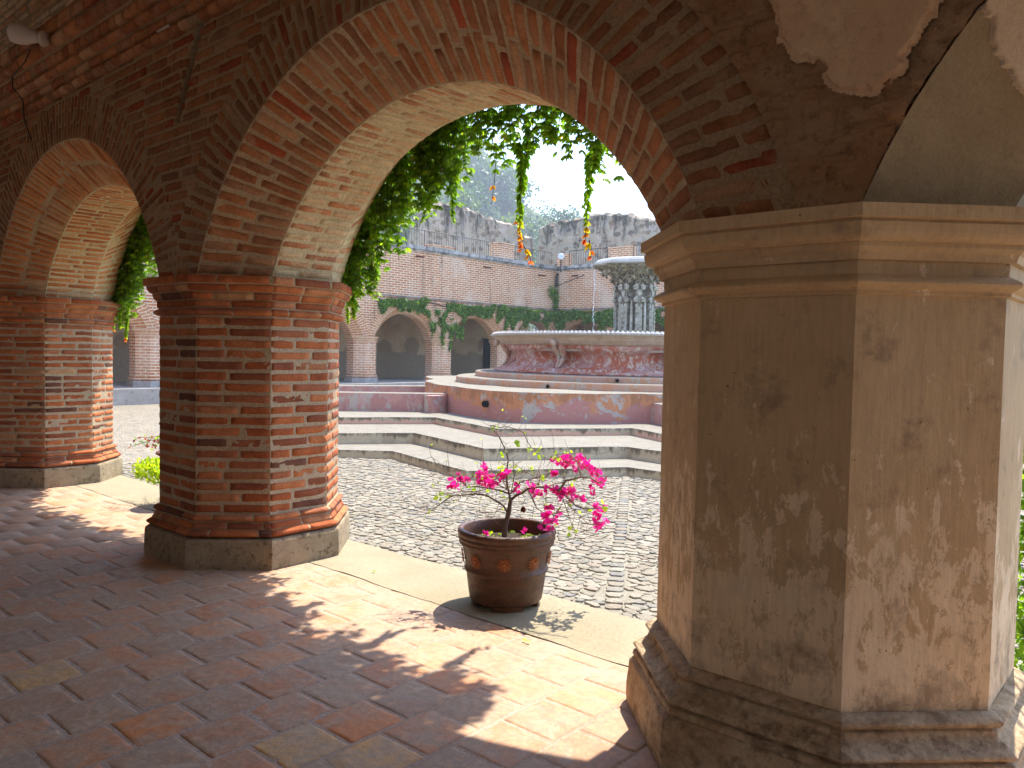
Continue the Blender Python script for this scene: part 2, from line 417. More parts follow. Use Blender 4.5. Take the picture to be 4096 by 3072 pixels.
pC = brick_pillar('brick_pillar', 'octagonal brick pillar cut by the left edge of the photo', (CX_, AY, 0), GP, True, .070, 12)
pD = copy_tree(pC); pD.location = (AX-3*SP, AY, 0); pD['label'] = 'octagonal brick pillar outside the left edge, beyond the cut-off one'
for k_, l_ in ((4, 'second'), (5, 'third')):
    o = copy_tree(pD); o.location = (AX-k_*SP, AY, 0); o['label'] = l_+' octagonal brick pillar outside the left edge, counted from the camera'
o = copy_tree(pB); o.location = (AX+2*SP, AY, 0); o['label'] = 'second octagonal brick pillar outside the right edge'
pE = copy_tree(pB); pE.location = (AX+SP, AY, 0); pE['label'] = 'octagonal brick pillar outside the right edge, beyond the plastered one'

# the plastered pillar close to the camera
pA = thing('plastered_pillar', 'large brown plastered octagonal pillar with moulded capital and worn foot, close at the right', 'pillar', (AX, AY, 0), GP)
mb = MB(); sweep(mb, [(0, ZB-.01), (0, .5), (0, .9), (0, 1.3), (0, ZT+.01)], 0, 24, .0022, 6, 24, 3); mb.build('shaft', [M_plaster], pA, True)
mb = MB()
capA = [(.0, 1.758), (.014, 1.762), (.014, 1.771)]+bulge(.014, 1.773, 1.822, .034)+[(.006, 1.826), (.008, 1.868), (.026, 1.870), (.028, 1.880), (.033, 1.893), (.046, 1.905), (.050, 1.910), (.050, 1.924), (.064, 1.927)]+\
    [(.066+.024*math.sin(a), 1.930+.052*(1-math.cos(a))) for a in np.linspace(0, math.pi/2, 6)]+[(.082, 1.983), (.086, 1.993), (.104, 1.995), (.105, 2.036), (-.05, 2.0365), (-.5, 2.0365)]
sweep(mb, capA, 0, 26, .0014, 12, 2, 5); mb.build('capital', [M_plaster], pA, False)
mb = MB()
baseA = [(-.2, .205), (.088, .205), (.094, .215), (.088, .232)]+bulge(.064, .238, .282, .03)+[(.056, .290), (.036, .304), (.030, .322)]+bulge(.018, .328, .376, .03)+[(0, .378)]
sweep(mb, baseA, 0, 34, .0065, 9, 3, 8); mb.build('base_moulding', [M_foot], pA, True)
mb = MB(); sweep(mb, [(.118, -.01), (.12, .08), (.112, .16), (.108, .19), (.09, .207), (.05, .212)], 0, 34, .009, 7, 6, 9); mb.build('plinth', [M_foot], pA, True)
# scratched letters on the capital and shaft
def simple(name, c, rough=.8, spec=.3, nz=0., nsc=20, bump=0.):
    t = NT(name, rough, spec)
    cc = c
    if nz: cc = t.mix(nz, c, t.ramp(t.noise(t.obj(), nsc, 5, .65), [(.3, .45), (.7, 1.2)]), 'MULTIPLY')
    nm = t.bump(t.noise(t.obj(), nsc*4, 4), bump, .004) if bump else None
    return t.out(cc, nm)
M_scratch = simple('scratch_light', (.60, .49, .36)); M_scratchd = simple('scratch_dark', (.09, .06, .04))
def strokes(face, off, segs, w=.0016):
    mb = MB()
    for (u0, z0, u1, z1) in segs:
        d = math.hypot(u1-u0, z1-z0); nu_, nz_ = -(z1-z0)/d*w/2, (u1-u0)/d*w/2
        U = np.array([u0-nu_, u1-nu_, u1+nu_, u0+nu_]); Z = np.array([z0-nz_, z1-nz_, z1+nz_, z0+nz_])
        mb.add(octface(face, U, off, Z, SIDES[face]), [[0, 1, 2, 3]])
    return mb
u, z = .145, 1.836; hh = .028
segs = [(u, z, u+.006, z+hh), (u+.006, z+hh, u+.013, z+.006), (u+.013, z+.006, u+.022, z+hh), (u+.022, z+hh, u+.026, z),
        (u+.042, z, u+.042, z+hh*.8), (u+.056, z, u+.056, z+hh*.8), (u+.042, z+hh*.4, u+.056, z+hh*.42),
        (u+.070, z+hh, u+.080, z), (u+.080, z, u+.092, z+hh), (u+.098, z+.008, u+.099, z+hh), (u+.106, z+.012, u+.107, z+hh)]
strokes(2, .0195, segs).build('scratched_letters', [M_scratch], pA)
segs = [(.13, 1.49, .15, 1.492), (.141, 1.49, .141, 1.43), (.158, 1.455, .157, 1.44), (.167, 1.456, .166, 1.439), (.195, 1.445, .20, 1.43), (.05, 1.26, .065, 1.262)]
strokes(1, .0025, segs).build('scratch_marks', [M_scratchd], pA)
strokes(1, .0025, [(.10, 1.34, .20, 1.42), (.24, 1.42, .28, 1.455), (.02, 1.835, .09, 1.837)]).build('scratch_lines', [M_scratch], pA)

# ------------------------------------------------------------------ near arcade wall with its arches
RI, RO, RR, CZ = 1.725, 2.06, 2.42, ZC-.745
def a0(r): return np.arcsin(np.clip(.745/r, -1, 1))
def ang(r, t): return a0(r)+(math.pi-2*a0(r))*t
PROFY = [(YA, RO), (YA+CH, RI), (YD-CH, RI), (YD, RO)]
wall = thing('arcade_wall', 'brick arcade wall over the camera whose round arches open to the courtyard', 'wall', (0, 0, 0))
def band(cx, seg):
    (ya, ra), (yb, rb) = PROFY[seg], PROFY[seg+1]; L = math.hypot(yb-ya, rb-ra)
    nr, ny = (-(yb-ya)/L, (rb-ra)/L)      # towards the opening
    def P(U, T, O=0.):
        s = U/L; r = ra+(rb-ra)*s; y = ya+(yb-ya)*s; A = ang(r, T); r = r+nr*O; y = y+ny*O
        return np.stack([cx-r*np.cos(A), y+0*T, CZ+r*np.sin(A)], 1)
    return P, L
ARCL = 1.725*(math.pi-2*float(a0(1.725)))
def arch_part(k, detail, rowh, seed):
    """soffit (flat band between two splays) and the ring of voussoirs on the corridor face"""
    random.seed(seed); cx = AX-SP*(k+.5); mb = MB()
    def noisy(P, amp):
        def Q(U, V):
            p = P(U, V); o = fbm(p, 25, 3)*amp; return P(U, V, o)
        return Q
    for seg in range(3):
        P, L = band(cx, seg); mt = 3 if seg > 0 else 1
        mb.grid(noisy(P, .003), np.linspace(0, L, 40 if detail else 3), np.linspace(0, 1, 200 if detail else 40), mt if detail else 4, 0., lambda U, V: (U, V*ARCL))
        if not detail: continue
        nrow = int(ARCL/rowh); dt = 1./nrow
        for j in range(nrow):
            def P2(U, V, O): return P(U, V/ARCL, O)
            t0 = j*dt*ARCL; hgt = dt*ARCL
            if seg == 0 and k == 1: cuts = [(.006, L*.5-.018), (L*.5+.018, L-.004)]
            elif j % 2: cuts = [(.004, L*.56), (L*.56+.015, L-.004)]
            else: cuts = [(.004, L*.40), (L*.40+.015, L-.004)]
            if random.random() < .2: c0 = random.uniform(.25, .7)*L; cuts = [(.004, c0), (c0+.014, L-.004)]
            for a, b in cuts:
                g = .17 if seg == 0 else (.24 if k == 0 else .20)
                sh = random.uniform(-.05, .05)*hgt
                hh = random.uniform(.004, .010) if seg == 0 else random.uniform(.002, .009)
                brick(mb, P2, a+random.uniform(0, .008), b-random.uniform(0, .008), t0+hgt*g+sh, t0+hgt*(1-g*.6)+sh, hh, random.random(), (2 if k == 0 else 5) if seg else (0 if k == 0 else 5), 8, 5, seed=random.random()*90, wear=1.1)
    # voussoirs on the corridor face
    def PF(U, V, O=0.):
        A = ang(U, V/ARCL); return np.stack([cx-U*np.cos(A), YA-O+0*U, CZ+U*np.sin(A)], 1)
    mb.grid(lambda U, V: PF(U, V, fbm(np.stack([U, V, 0*U], 1), 25, 4)*.003+.004), np.linspace(RO, RR, 20 if detail else 3), np.linspace(0, ARCL, 160 if detail else 40), 7 if detail else 4, 0.)
    if detail:
        nrow = int(ARCL*1.22/rowh); hgt = ARCL/nrow
        for j in range(nrow):
            A = float(ang(2.3, (j+.5)/nrow)); rmax = min(RR, (SP/2-.012)/max(abs(math.cos(A)), .01))
            c0 = RO+(.24 if j % 2 else .12)+random.uniform(-.01, .01)
            for a, b in ((RO+.002, c0), (c0+.014, RR-.004)):
                b = min(b, rmax)
                if b-a > .04: brick(mb, PF, a, b, j*hgt+hgt*.2, (j+1)*hgt-hgt*.12, random.uniform(.008, .015), random.random(), 6, 8, 5, seed=random.random()*90, wear=1.2)
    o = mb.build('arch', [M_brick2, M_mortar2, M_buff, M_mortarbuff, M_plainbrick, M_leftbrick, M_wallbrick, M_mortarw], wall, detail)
    return o
arch_part(0, True, .072, 21); arch_part(1, True, .060, 22); arch_part(2, False, .07, 23)
for k_ in (3, 4, -2): arch_part(k_, False, .07, 24)

# the arch right of the plastered pillar keeps its plaster
M_olive = stone_mat('olive_plaster', (.44, .35, .22), (.35, .27, .165), (.25, .18, .11), .9, .5, .35)
M_pale = stone_mat('pale_plaster', (.74, .61, .45), (.66, .51, .36), (.5, .34, .22), 1.3, .5, .3)
M_rubble = stone_mat('worn_rubble', (.42, .22, .105), (.48, .31, .18), (.24, .13, .07), 2.2, .8, .9)
mb = MB(); cx = AX+SP/2
for seg in range(3):
    P, L = band(cx, seg)
    def Q(U, V, P=P):
        p = P(U, V); return P(U, V, fbm(p, 5, 3)*.006)
    mb.grid(Q, np.linspace(0, L, 30), np.linspace(0, 1, 120), 0, 0., lambda U, V: (U, V*ARCL))
mb.build('arch', [M_olive], wall, True)
# pale plaster left on the splay of that arch, a raised skin with a torn edge
def patch(P, inside, us, vs, th, mat, name, seed=0, part_of=wall):
    """raised skin of plaster: inside(u,v)>0"""
    mb = MB(); U, V = np.meshgrid(us, vs, indexing='ij'); sh = U.shape; U = U.ravel(); V = V.ravel()
    q = np.stack([U, V, 0*U+seed], 1)
    d = inside(U, V)+.030*fbm(q, 9, seed, 4)+.012*fbm(q, 40, seed+5, 2)
    h_ = np.clip(d/.006, 0, 1)*th-.004+fbm(q, 6, seed+9, 4)*.003
    pts = P(U, V, np.where(d > 0, h_, -.004)); n = sh[1]
    i = (np.arange(sh[0]-1)[:, None]*n+np.arange(n-1)[None, :]).ravel()
    F = np.stack([i, i+n, i+n+1, i+1], 1); keep = (d[F] > -.01).any(1)
    mb.add(pts, F[keep], 0); return mb.build(name, [mat], part_of, True)
P0, L0 = band(cx, 0)
patch(lambda U, V, O: P0(U, V/ARCL, O), lambda U, V: np.minimum(V-.50+.55*U, 1.6-V), np.linspace(0, L0, 90), np.linspace(.1, 1.6, 220), .014, M_pale, 'plaster_patch', 3)

# spandrel faces (corridor side): mortar bed and coursed brick
XL, XR = AX-5*SP, AX+2*SP
mb = MB()
def zarc(x, r):
    k = np.round((AX-x)/SP-.5); cxx = AX-SP*(k+.5); dx = np.abs(x-cxx)
    return np.where(dx < np.sqrt(r*r-.745**2), CZ+np.sqrt(np.maximum(r*r-dx*dx, 0)), ZC)
ZTOP = 3.74
xs = np.unique(np.concatenate([np.arange(XL, XR, .03), np.arange(-5.8, -4.9, .012)]))
def PS(U, V):
    zb_ = zarc(U, RO+.01); z_ = zb_+(ZTOP+.05-zb_)*V
    p = np.stack([U, YA+0*U, z_], 1); p[:, 1] -= fbm(p, 20, 4)*.004
    dl = np.abs(U-(-5.53+(z_-3.16)*.576)); p[:, 1] += .26*np.clip(1.5-dl/.035, 0, 1)*np.clip((z_-3.13)/.04, 0, 1); return p
mb.grid(PS, xs, np.linspace(0, 1, 70), 1)
random.seed(31)
def PW(U, V, O): return np.stack([U, YA-O, V], 1)
rowh = .076; zr = ZC+.004
while zr < ZTOP-.01:
    zm = zr+rowh/2
    for k in range(3):                  # spandrel between arch k (right) and arch k+1 (left), over a pillar
        xc = AX-SP*k; dz = zm-CZ
        half = SP/2-math.sqrt(max(RR*RR-dz*dz, 0))+.004 if dz < RR else SP/2
        x0, x1 = xc-half, xc+half
        if k == 0: x1 = min(x1, xc+.02)
        if k == 0 and zm < 2.9: continue
        if x1-x0 < .05: continue
        for a, b in splits(x0, x1, random.uniform(.26, .31), .016, random.random(), .15):
            if random.random() < .03: continue
            xl_ = -5.53+(zm-3.16)*.576; parts = [(a, b)]      # old open chase over the pillar
            if zm > 3.14 and a-.045 < xl_ < b+.045: parts = [(a, min(b, xl_-.045)), (max(a, xl_+.045), b)]
            for a_, b_ in parts:
                if b_-a_ > .03: brick(mb, PW, a_, b_, zr+.011, zr+rowh-.008, random.uniform(.003, .014), random.random(), 0, 8, 5, seed=random.random()*90, wear=1.3)
    zr += rowh
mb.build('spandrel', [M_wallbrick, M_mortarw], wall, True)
# worn rubble, torn plaster over the plastered pillar
mb = MB()
def PRb(U, V, amp=.03):
    p = np.stack([U, YA+0*U, V], 1); d = fbm(p*np.array([1, 1, 2.2]), 7, 40, 4)*amp+.014; d = d+.008*np.abs(vnoise(p, 26, 3)); row = np.floor(V/.088); ux = U*4.2+row*.37+.25*vnoise(p, 9, 6)
    hr = lat(np.floor(ux).astype(np.int64)+50, row.astype(np.int64), row.astype(np.int64)*0, 5); fz = V/.088-row; fx = ux-np.floor(ux)
    ins_ = np.clip(np.minimum(np.minimum(fz, 1-fz)*9-1.2, np.minimum(fx, 1-fx)*22-1.2)+.8*vnoise(p, 30, 8), 0, 1); d = d+ins_*(hr*.030-.004)
    lim = np.clip((CZ+0*U-V)*0+1, 0, 1); p[:, 1] = YA-d*lim; return p
us = np.linspace(0, 1, 170); vs = np.linspace(ZC+.002, 3.0, 230)
def PR2(U, V):
    xl = AX+np.maximum(-(SP/2-np.sqrt(np.maximum(RR*RR-(V-CZ)**2, 0)))+.0, -.50)-.01
    xr = AX+SP/2-np.sqrt(np.maximum(RO*RO-(V-CZ)**2, 0))
    return PRb(xl+(xr-xl)*U, V)
mb.grid(PR2, us, vs, 0); mb.build('worn_masonry', [M_rubble], wall, True)
def inpoly(poly):
    poly = np.array(poly)
    def f(U, V):
        d = np.full(U.shape, 1e9); ins = np.zeros(U.shape, bool); n = len(poly)
        for i in range(n):
            a, b = poly[i], poly[(i+1) % n]; ab = b-a
            t = np.clip(((U-a[0])*ab[0]+(V-a[1])*ab[1])/(ab@ab), 0, 1)
            d = np.minimum(d, np.hypot(U-a[0]-t*ab[0], V-a[1]-t*ab[1]))
            c = ((a[1] > V) != (b[1] > V)) & (U < (b[0]-a[0])*(V-a[1])/(b[1]-a[1]+1e-12)+a[0]); ins ^= c
        return np.where(ins, d, -d)
    return f
M_ochre = stone_mat('ochre_plaster', (.80, .59, .37), (.72, .47, .29), (.52, .31, .18), 2.4, .5, .4)
patch(lambda U, V, O: np.stack([U, YA-.036-O, V], 1), inpoly([(-1.16, 3.1), (-1.12, 2.62), (-1.05, 2.56), (-.98, 2.52), (-.92, 2.44), (-.80, 2.39), (-.74, 2.43), (-.66, 2.58), (-.58, 2.70), (-.4, 3.1)]),
      np.linspace(-1.3, -.35, 150), np.linspace(2.3, 3.05, 130), .022, M_ochre, 'plaster_patch', 6)

# courtyard face, upper wall and parapet (seen only from the side)
mb = MB()
mb.grid(lambda U, V: np.stack([U, YD+0*U, zarc(U, RO+.003)+(6.2-zarc(U, RO+.003))*V], 1), xs, np.linspace(0, 1, 3), 0, 0., lambda U, V: (U, zarc(U, RO)+(6.2-zarc(U, RO))*V))
mb.box((XL, YA+.02, 4.3), (XR, YD-.01, 6.2)); mb.build('upper_wall', [M_farbrick], wall)
mb = MB(); mb.box((XL, YA+.3, 6.2), (XR, YD+.12, 6.4)); mb.box((XL, YD, 3.93), (XR, YD+.08, 4.0)); mb.build('coping', [M_farstone], wall)
# blind lengths of the same wall beyond the modelled bays
for x0, x1, lab in ((-32.4, XL-WX+.3, 'blank brick wall carrying the near arcade on to the far left corner'), (XR+WX, 9., 'blank brick wall carrying the near arcade on to the right')):
    mb = MB(); mb.box((x0, YA, -.5), (x1, YD, 6.2)); o = mb.build('brick_wall', [M_farbrick]); tag(o, lab, 'wall')

# corridor cornice and vault
mb = MB(); random.seed(5)
courses = [[(.0, 3.740), (.03, 3.744), (.05, 3.765), (.052, 3.785), (.03, 3.803)], [(.02, 3.812), (.05, 3.82), (.055, 3.875)],
           [(.075, 3.885), (.105, 3.895), (.115, 3.92), (.105, 3.942)], [(.10, 3.955), (.13, 3.97), (.135, 4.03)], [(.16, 4.045), (.20, 4.06), (.215, 4.10), (.20, 4.13)], [(.20, 4.145), (.22, 4.15), (.22, 4.25)]]
allp = [(o-.006, z) for c_ in courses for o, z in c_]
def PC(prof):
    prof = np.array(prof); n = len(prof)
    def P(U, V, O=0.):
        q = V*(n-1); off = np.interp(q, np.arange(n), prof[:, 0]); z_ = np.interp(q, np.arange(n), prof[:, 1])
        return np.stack([U, YA-off-O, z_+0*U], 1)
    return P
Pm = PC(allp); mb.grid(lambda U, V: Pm(U, V, 0.), np.arange(-14, 2, .2), np.linspace(0, 1, 60), 1)
for c_, L in zip(courses, (.14, .28, .26, .13, .27, .28)):
    P = PC(c_)
    for a, b in splits(-13, -1, L, .012, 0., .1):
        if random.random() < .04: continue
        brick(mb, P, a, b, 0, 1, random.uniform(.003, .009), random.random(), 0, 6, 8, e=.003, seed=random.random()*90, wear=1.3)
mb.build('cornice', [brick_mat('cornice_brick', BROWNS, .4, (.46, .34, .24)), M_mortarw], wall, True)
M_white_wall = stone_mat('pale_bounce_wall', (.82, .75, .64), (.78, .70, .58), (.6, .5, .4), .8, .4, .2)  # for unseen corridor walls, made extra pale to bounce light inside
YB = YA-4.3                                           # back wall of the corridor
vault = thing('corridor_vault', 'rough brick barrel vault over the corridor, seen at the top left corner', 'vault')
mb = MB(); VR = (YA-YB)/2; yc_ = (YA+YB)/2
def PV(U, V, O=0.):
    A = V/VR; return np.stack([U, yc_+(VR-.20-O)*np.cos(A), 4.25+(VR-.20-O)*.72*np.sin(A)], 1)
mb.grid(lambda U, V: PV(U, V, fbm(PV(U, V), 4, 2)*.02), np.arange(-32, 9, .25), np.linspace(0, math.pi*VR, 60), 1)
random.seed(9)
for j in range(22):
    v0 = .01+j*.078
    for a, b in splits(-12.5, -3.5, .27, .016, random.random(), .15):
        if random.random() < .05: continue
        brick(mb, PV, a, b, v0+.008, v0+.078-.010, random.uniform(.004, .028), random.random(), 0, 7, 5, seed=random.random()*90, wear=1.6)
mb.build('vault_shell', [brick_mat('vault_brick', BUFFS, .65, (.46, .37, .27)), mortar_mat('vault_mortar', (.30, .22, .15), (.44, .35, .26))], vault, True)
bw = MB(); bw.box((-32.4, YB-.4, -.1), (9, YB, 4.3)); o = bw.build('corridor_wall', [M_white_wall]); tag(o, 'unseen plastered wall closing the corridor behind the camera, made pale to bounce light', 'wall')
bw = MB(); bw.box((9, YB, -.1), (9.4, YD, 6.)); o = bw.build('end_wall', [M_white_wall]); tag(o, 'plastered wall closing the corridor far to the right', 'wall')

# ------------------------------------------------------------------ floor, kerb, courtyard paving
def tile_mat():
    t = NT('floor_tile', .62, .35); o = t.obj()
    base = t.ramp(t.rnd(), [(0, (.36, .19, .12)), (.12, (.31, .20, .15)), (.26, (.40, .21, .13)), (.4, (.33, .22, .165)), (.52, (.42, .235, .15)), (.64, (.32, .21, .16)), (.74, (.39, .23, .16)), (.84, (.28, .20, .165)), (.9, (.46, .20, .085)), (.95, (.48, .31, .14))], 'CONSTANT')
    n1 = t.noise(o, 5, 6, .68, .6); n2 = t.noise(o, 26, 6, .75, .3); n3 = t.noise(o, 150, 3, .6)
    base = t.mix(t.ramp(n1, [(.40, 0.), (.58, .75)]), base, (.31, .27, .24))
    base = t.mix(t.ramp(n2, [(.50, 0.), (.66, .6)]), base, t.mix(.5, base, (.55, .36, .26), 'MIX'))
    base = t.mix(t.ramp(t.noise(o, 3.2, 7, .75, 1.), [(.60, 0.), (.66, .7)]), base, (.40, .35, .31))
    base = t.mix(.6, base, t.ramp(n2, [(.28, .55), (.55, 1.1)]), 'MULTIPLY')
    base = t.mix(1., base, (1.24, 1.07, .84), 'MULTIPLY')
    pit = t.ramp(t.vor(o, 75), [(.05, .35), (.16, 1.)]); pm = t.ramp(t.noise(o, 7, 3), [(.45, 1.), (.6, 0.)])
    base = t.mix(t.math('MULTIPLY', pm, .8), base, t.mix(1., base, pit, 'MULTIPLY'))
    nm = t.bump(t.math('ADD', t.math('MULTIPLY', n2, 1.5), t.math('ADD', t.math('MULTIPLY', n3, .4), t.math('MULTIPLY', pit, .4))), .45, .006)
    return t.out(base, nm, t.ramp(n2, [(.3, .5), (.7, .85)]))
M_tile = tile_mat()
M_grout = mortar_mat('floor_grout', (.46, .33, .25), (.56, .43, .34))
KY0, KY1 = 3.275, 3.90
fl = MB(); random.seed(77)
TX, TP = -2.72, .284
fl.grid(lambda U, V: np.stack([U, V, -.0005+fbm(np.stack([U, V, 0*U], 1), 12, 1)*.002], 1), np.arange(-33, 9.2, .15), np.append(np.arange(YB, KY0-.05, .15), KY0+.02), 1)
def PT(U, V, O): return np.stack([V, U, O], 1)
special = {(0, -2.58, 1.74): .97, (0, -2.58, 2.0): .92, (0, -2.3, 1.85): .97, (0, -3.15, 1.44): .91, (0, -2.0, 2.0): .85, (0, -4.1, 1.2): .97}
for k in range(-36, 15):
    x0 = TX+k*TP; ph = 0. if k % 2 == 0 else .137
    y = 1.585-ph-TP*11+ .0
    while y < KY0-.03:
        l = TP+random.uniform(-.004, .004); y1 = min(y+l-.014, KY0-.008)
        if y1-y > .04 and y1 > YB:
            r_ = random.random()*.9; xm, ym = x0+TP/2, (y+y1)/2
            for (a_, sx, sy), vv in special.items():
                if abs(xm-sx) < .14 and abs(ym-sy) < .14: r_ = vv
            near = xm > -6.5
            jx = random.uniform(-.004, .004)
            brick(fl, PT, y+.001, y1, x0+.007+jx, x0+TP-.007+jx, random.uniform(.0014, .0036), r_, 0, 20 if near else 6, 20 if near else 6, e=.004, seed=random.random()*90, wear=.6, dip=.0012, chip=.42)
        y += l
tag(fl.build('floor', [M_tile, M_grout], None, True), 'worn square clay tile floor of the corridor', None, None, 'structure')
kb = MB(); rngk = random.Random(3)
def concrete():
    t = NT('kerb_concrete', .9, .2); o = t.obj()
    n1 = t.noise(o, 1.5, 6, .65, .5); n2 = t.noise(o, 50, 4, .7)
    c = t.mix(t.ramp(n1, [(.35, 0.), (.65, 1.)]), (.27, .228, .148), (.32, .275, .185))
    c = t.mix(.5, c, t.ramp(n2, [(.3, .6), (.6, 1.1)]), 'MULTIPLY')
    return t.out(c, t.bump(n2, .5, .005))
def PK(U, V):
    edge = np.where(V < .02, .02*fbm(np.stack([U*1., U*0, U*0], 1), 4, 8), np.where(V > .98, .03*fbm(np.stack([U, U*0+3, U*0], 1), 2, 8), 0))
    p = np.stack([U, KY0+(KY1-KY0)*V+edge, .004+.003*fbm(np.stack([U, V, U*0], 1), 5, 6)], 1); return p
kb.grid(PK, np.arange(-27.6, 9, .05), np.linspace(0, 1, 8))
kb.grid(lambda U, V: np.stack([U, KY1+.03*fbm(np.stack([U, U*0+3, U*0], 1), 2, 8)+.0*V, .004+.003*fbm(np.stack([U, U*0+1, U*0], 1), 5, 6)-V*.5], 1), np.arange(-27.6, 9, .05), np.array([0, .3, 1]))
tag(kb.build('kerb', [concrete()], None, True), 'pale concrete kerb band between tile floor and courtyard', None, None, 'structure')

GZ = -.45
def cobble_mat(attr):
    t = NT('cobble_stone' if attr else 'far_cobbles', .9, .2); o = t.obj()
    if attr: r = t.rnd(); v = None
    else:
        vec = t.map(o, (1, 1.25, 1)); wob = t.noise(o, 3, 3, .5, 0, True)
        vec = t.n('ShaderNodeVectorMath', {0: vec, 1: t.n('ShaderNodeVectorMath', {0: wob, 'Scale': .1}, operation='SCALE').outputs[0]}, operation='ADD').outputs[0]
        nd = t.n('ShaderNodeTexVoronoi', {'Vector': vec, 'Scale': 7.5}, feature='F1'); r = t.sep(nd.outputs['Color'])[0]
        v = t.n('ShaderNodeTexVoronoi', {'Vector': vec, 'Scale': 7.5}, feature='DISTANCE_TO_EDGE').outputs[0]
    c = t.ramp(r, [(0, (.25, .22, .165)), (.2, (.29, .255, .195)), (.4, (.22, .205, .17)), (.55, (.31, .275, .21)), (.7, (.27, .225, .17)), (.82, (.33, .30, .235)), (.92, (.20, .19, .17))], 'CONSTANT')
    n2 = t.noise(o, 30, 5, .7); n1 = t.noise(o, 1.2, 5, .6)
    c = t.mix(.6, c, t.ramp(n2, [(.3, .55), (.65, 1.2)]), 'MULTIPLY')
    h = n2
    if not attr:
        m_ = t.ramp(v, [(.02, 0.), (.09, 1.)]); c = t.mix(m_, (.36, .32, .25), c); h = t.math('ADD', t.math('MULTIPLY', m_, 2.), n2)
    c = t.mix(t.ramp(n1, [(.45, 0.), (.7, .35)]), c, (.40, .35, .27))
    c = t.mix(1., c, (.84, .84, .84), 'MULTIPLY')
    return t.out(c, t.bump(h, .8, .015))
M_cob = cobble_mat(True); M_cobfar = cobble_mat(False)
M_bed = mortar_mat('cobble_bed', (.26, .235, .18), (.32, .29, .225))
g = MB()
g.add([(-800, -360, GZ-.6), (600, -360, GZ-.6), (600, 880, GZ-.6), (-800, 880, GZ-.6)], [[0, 1, 2, 3]])
tag(g.build('ground', [simple('dry_ground', (.16, .17, .09), .95, .1, .5, .2)]), 'dry green land around and beyond the cloister', None, None, 'structure')
cb = MB(); random.seed(4)
cb.add([(-27.2, KY1-.3, GZ-.012), (9, KY1-.3, GZ-.012), (9, 35, GZ-.012), (-27.2, 35, GZ-.012)], [[0, 1, 2, 3]], 2)
NX0, NX1, NY0, NY1 = -13.5, 1.5, KY1-.05, 12.
cb.grid(lambda U, V: np.stack([U, V, GZ-.004+.006*fbm(np.stack([U, V, 0*U], 1), 3, 2)], 1), np.linspace(NX0, NX1, 100), np.linspace(NY0, NY1, 60), 1)
# individual stones: jittered courses of flat domes, with one line of squared stones running to the fountain
FC = np.array([-12.4, 19.5])
gl = at(615, 590, 2, GZ)[:2]; gd = FC-gl; gd /= np.linalg.norm(gd); gn = np.array([-gd[1], gd[0]])
def stone(cx, cy, a, b, rot, h, r_, k=9, sq=2.6):
    th = np.linspace(0, 2*math.pi, k, endpoint=False)+random.random()
    cr = (np.abs(np.cos(th))**sq+np.abs(np.sin(th))**sq)**(-1/sq)*(1+np.array([random.uniform(-.17, .15) for _ in range(k)]))
    V = [(0, 0, h)]; 
    for s_, hz in ((.55, h*1.0), (.86, h*.75), (1.0, -.02)):
        for j in range(k): V.append((cr[j]*s_*math.cos(th[j])*a, cr[j]*s_*math.sin(th[j])*b, hz+random.uniform(-.002, .002)))
    V = np.array(V); c, s = math.cos(rot), math.sin(rot)
    X = V[:, 0]*c-V[:, 1]*s+cx; Y = V[:, 0]*s+V[:, 1]*c+cy
    V = np.stack([X, Y, V[:, 2]+GZ], 1)
    F = [[0, 1+j, 1+(j+1) % k] for j in range(k)]
    cb.add(V, F, 0, r_)
    Q = [[1+l*k+j, 1+(l+1)*k+j, 1+(l+1)*k+(j+1) % k, 1+l*k+(j+1) % k] for l in range(2) for j in range(k)]
    cb.add(V, Q, 0, r_)
y = NY0
while y < NY1:
    dy = random.uniform(.06, .12); x = NX0
    vis = True
    while x < NX1:
        dx = random.uniform(.06, .21)
        cx0, cy0 = x+dx/2, y+dy/2+random.uniform(-.02, .02)
        dd = abs((np.array([cx0, cy0])-gl)@gn)
        # only where the camera or a camera near it can see
        pv = np.array([cx0, cy0, GZ-EYE]); zz = pv@fw; px_ = 512+F_PX*(pv@rt)/max(zz, .1)
        if dd > .10 and zz > 0 and -150 < px_ < 1250 and np.hypot(cx0-FC[0], cy0-FC[1]) > 8.6:
            stone(cx0, cy0, dx*.52, dy*.60, random.uniform(-.35, .35), random.uniform(.004, .016), random.random(), random.choice([6, 7, 8]))
        x += dx
    y += dy
for k in range(-12, 60):
    p = gl+gd*k*.155
    if p[1] < NY0+.1: continue
    stone(p[0], p[1], .07, .078, math.atan2(gd[1], gd[0]), .014, random.random(), 10, 5)
tag(cb.build('courtyard_paving', [M_cob, M_bed, M_cobfar], None, False), 'grey cobblestone paving of the sunken courtyard', None, None, 'structure')

# ------------------------------------------------------------------ far wings of the cloister
M_dark = simple('dark_opening', (.01, .01, .01), .9)
def wing_plaster():
    t = NT('wing_plaster', .9, .2); o = t.obj(); z_ = t.sep(o)[2]
    n1 = t.noise(o, .9, 6, .7, .6); n2 = t.noise(o, 6, 5, .7)
    c = t.mix(t.ramp(n1, [(.4, 0.), (.6, 1.)]), (.60, .45, .28), (.50, .35, .20))
    c = t.mix(t.ramp(t.vor(o, .55), [(.28, .8), (.33, 0.)]), c, (.28, .20, .13))
    e = t.math('ADD', z_, t.math('MULTIPLY', n1, -.7))
    c = t.mix(t.ramp(e, [(.95, 1.), (.97, 0.)]), c, (.34, .265, .18))
    c = t.mix(.4, c, t.ramp(n2, [(.3, .6), (.7, 1.1)]), 'MULTIPLY')
    return t.out(c, t.bump(n2, .3, .01))
M_wplaster = wing_plaster()
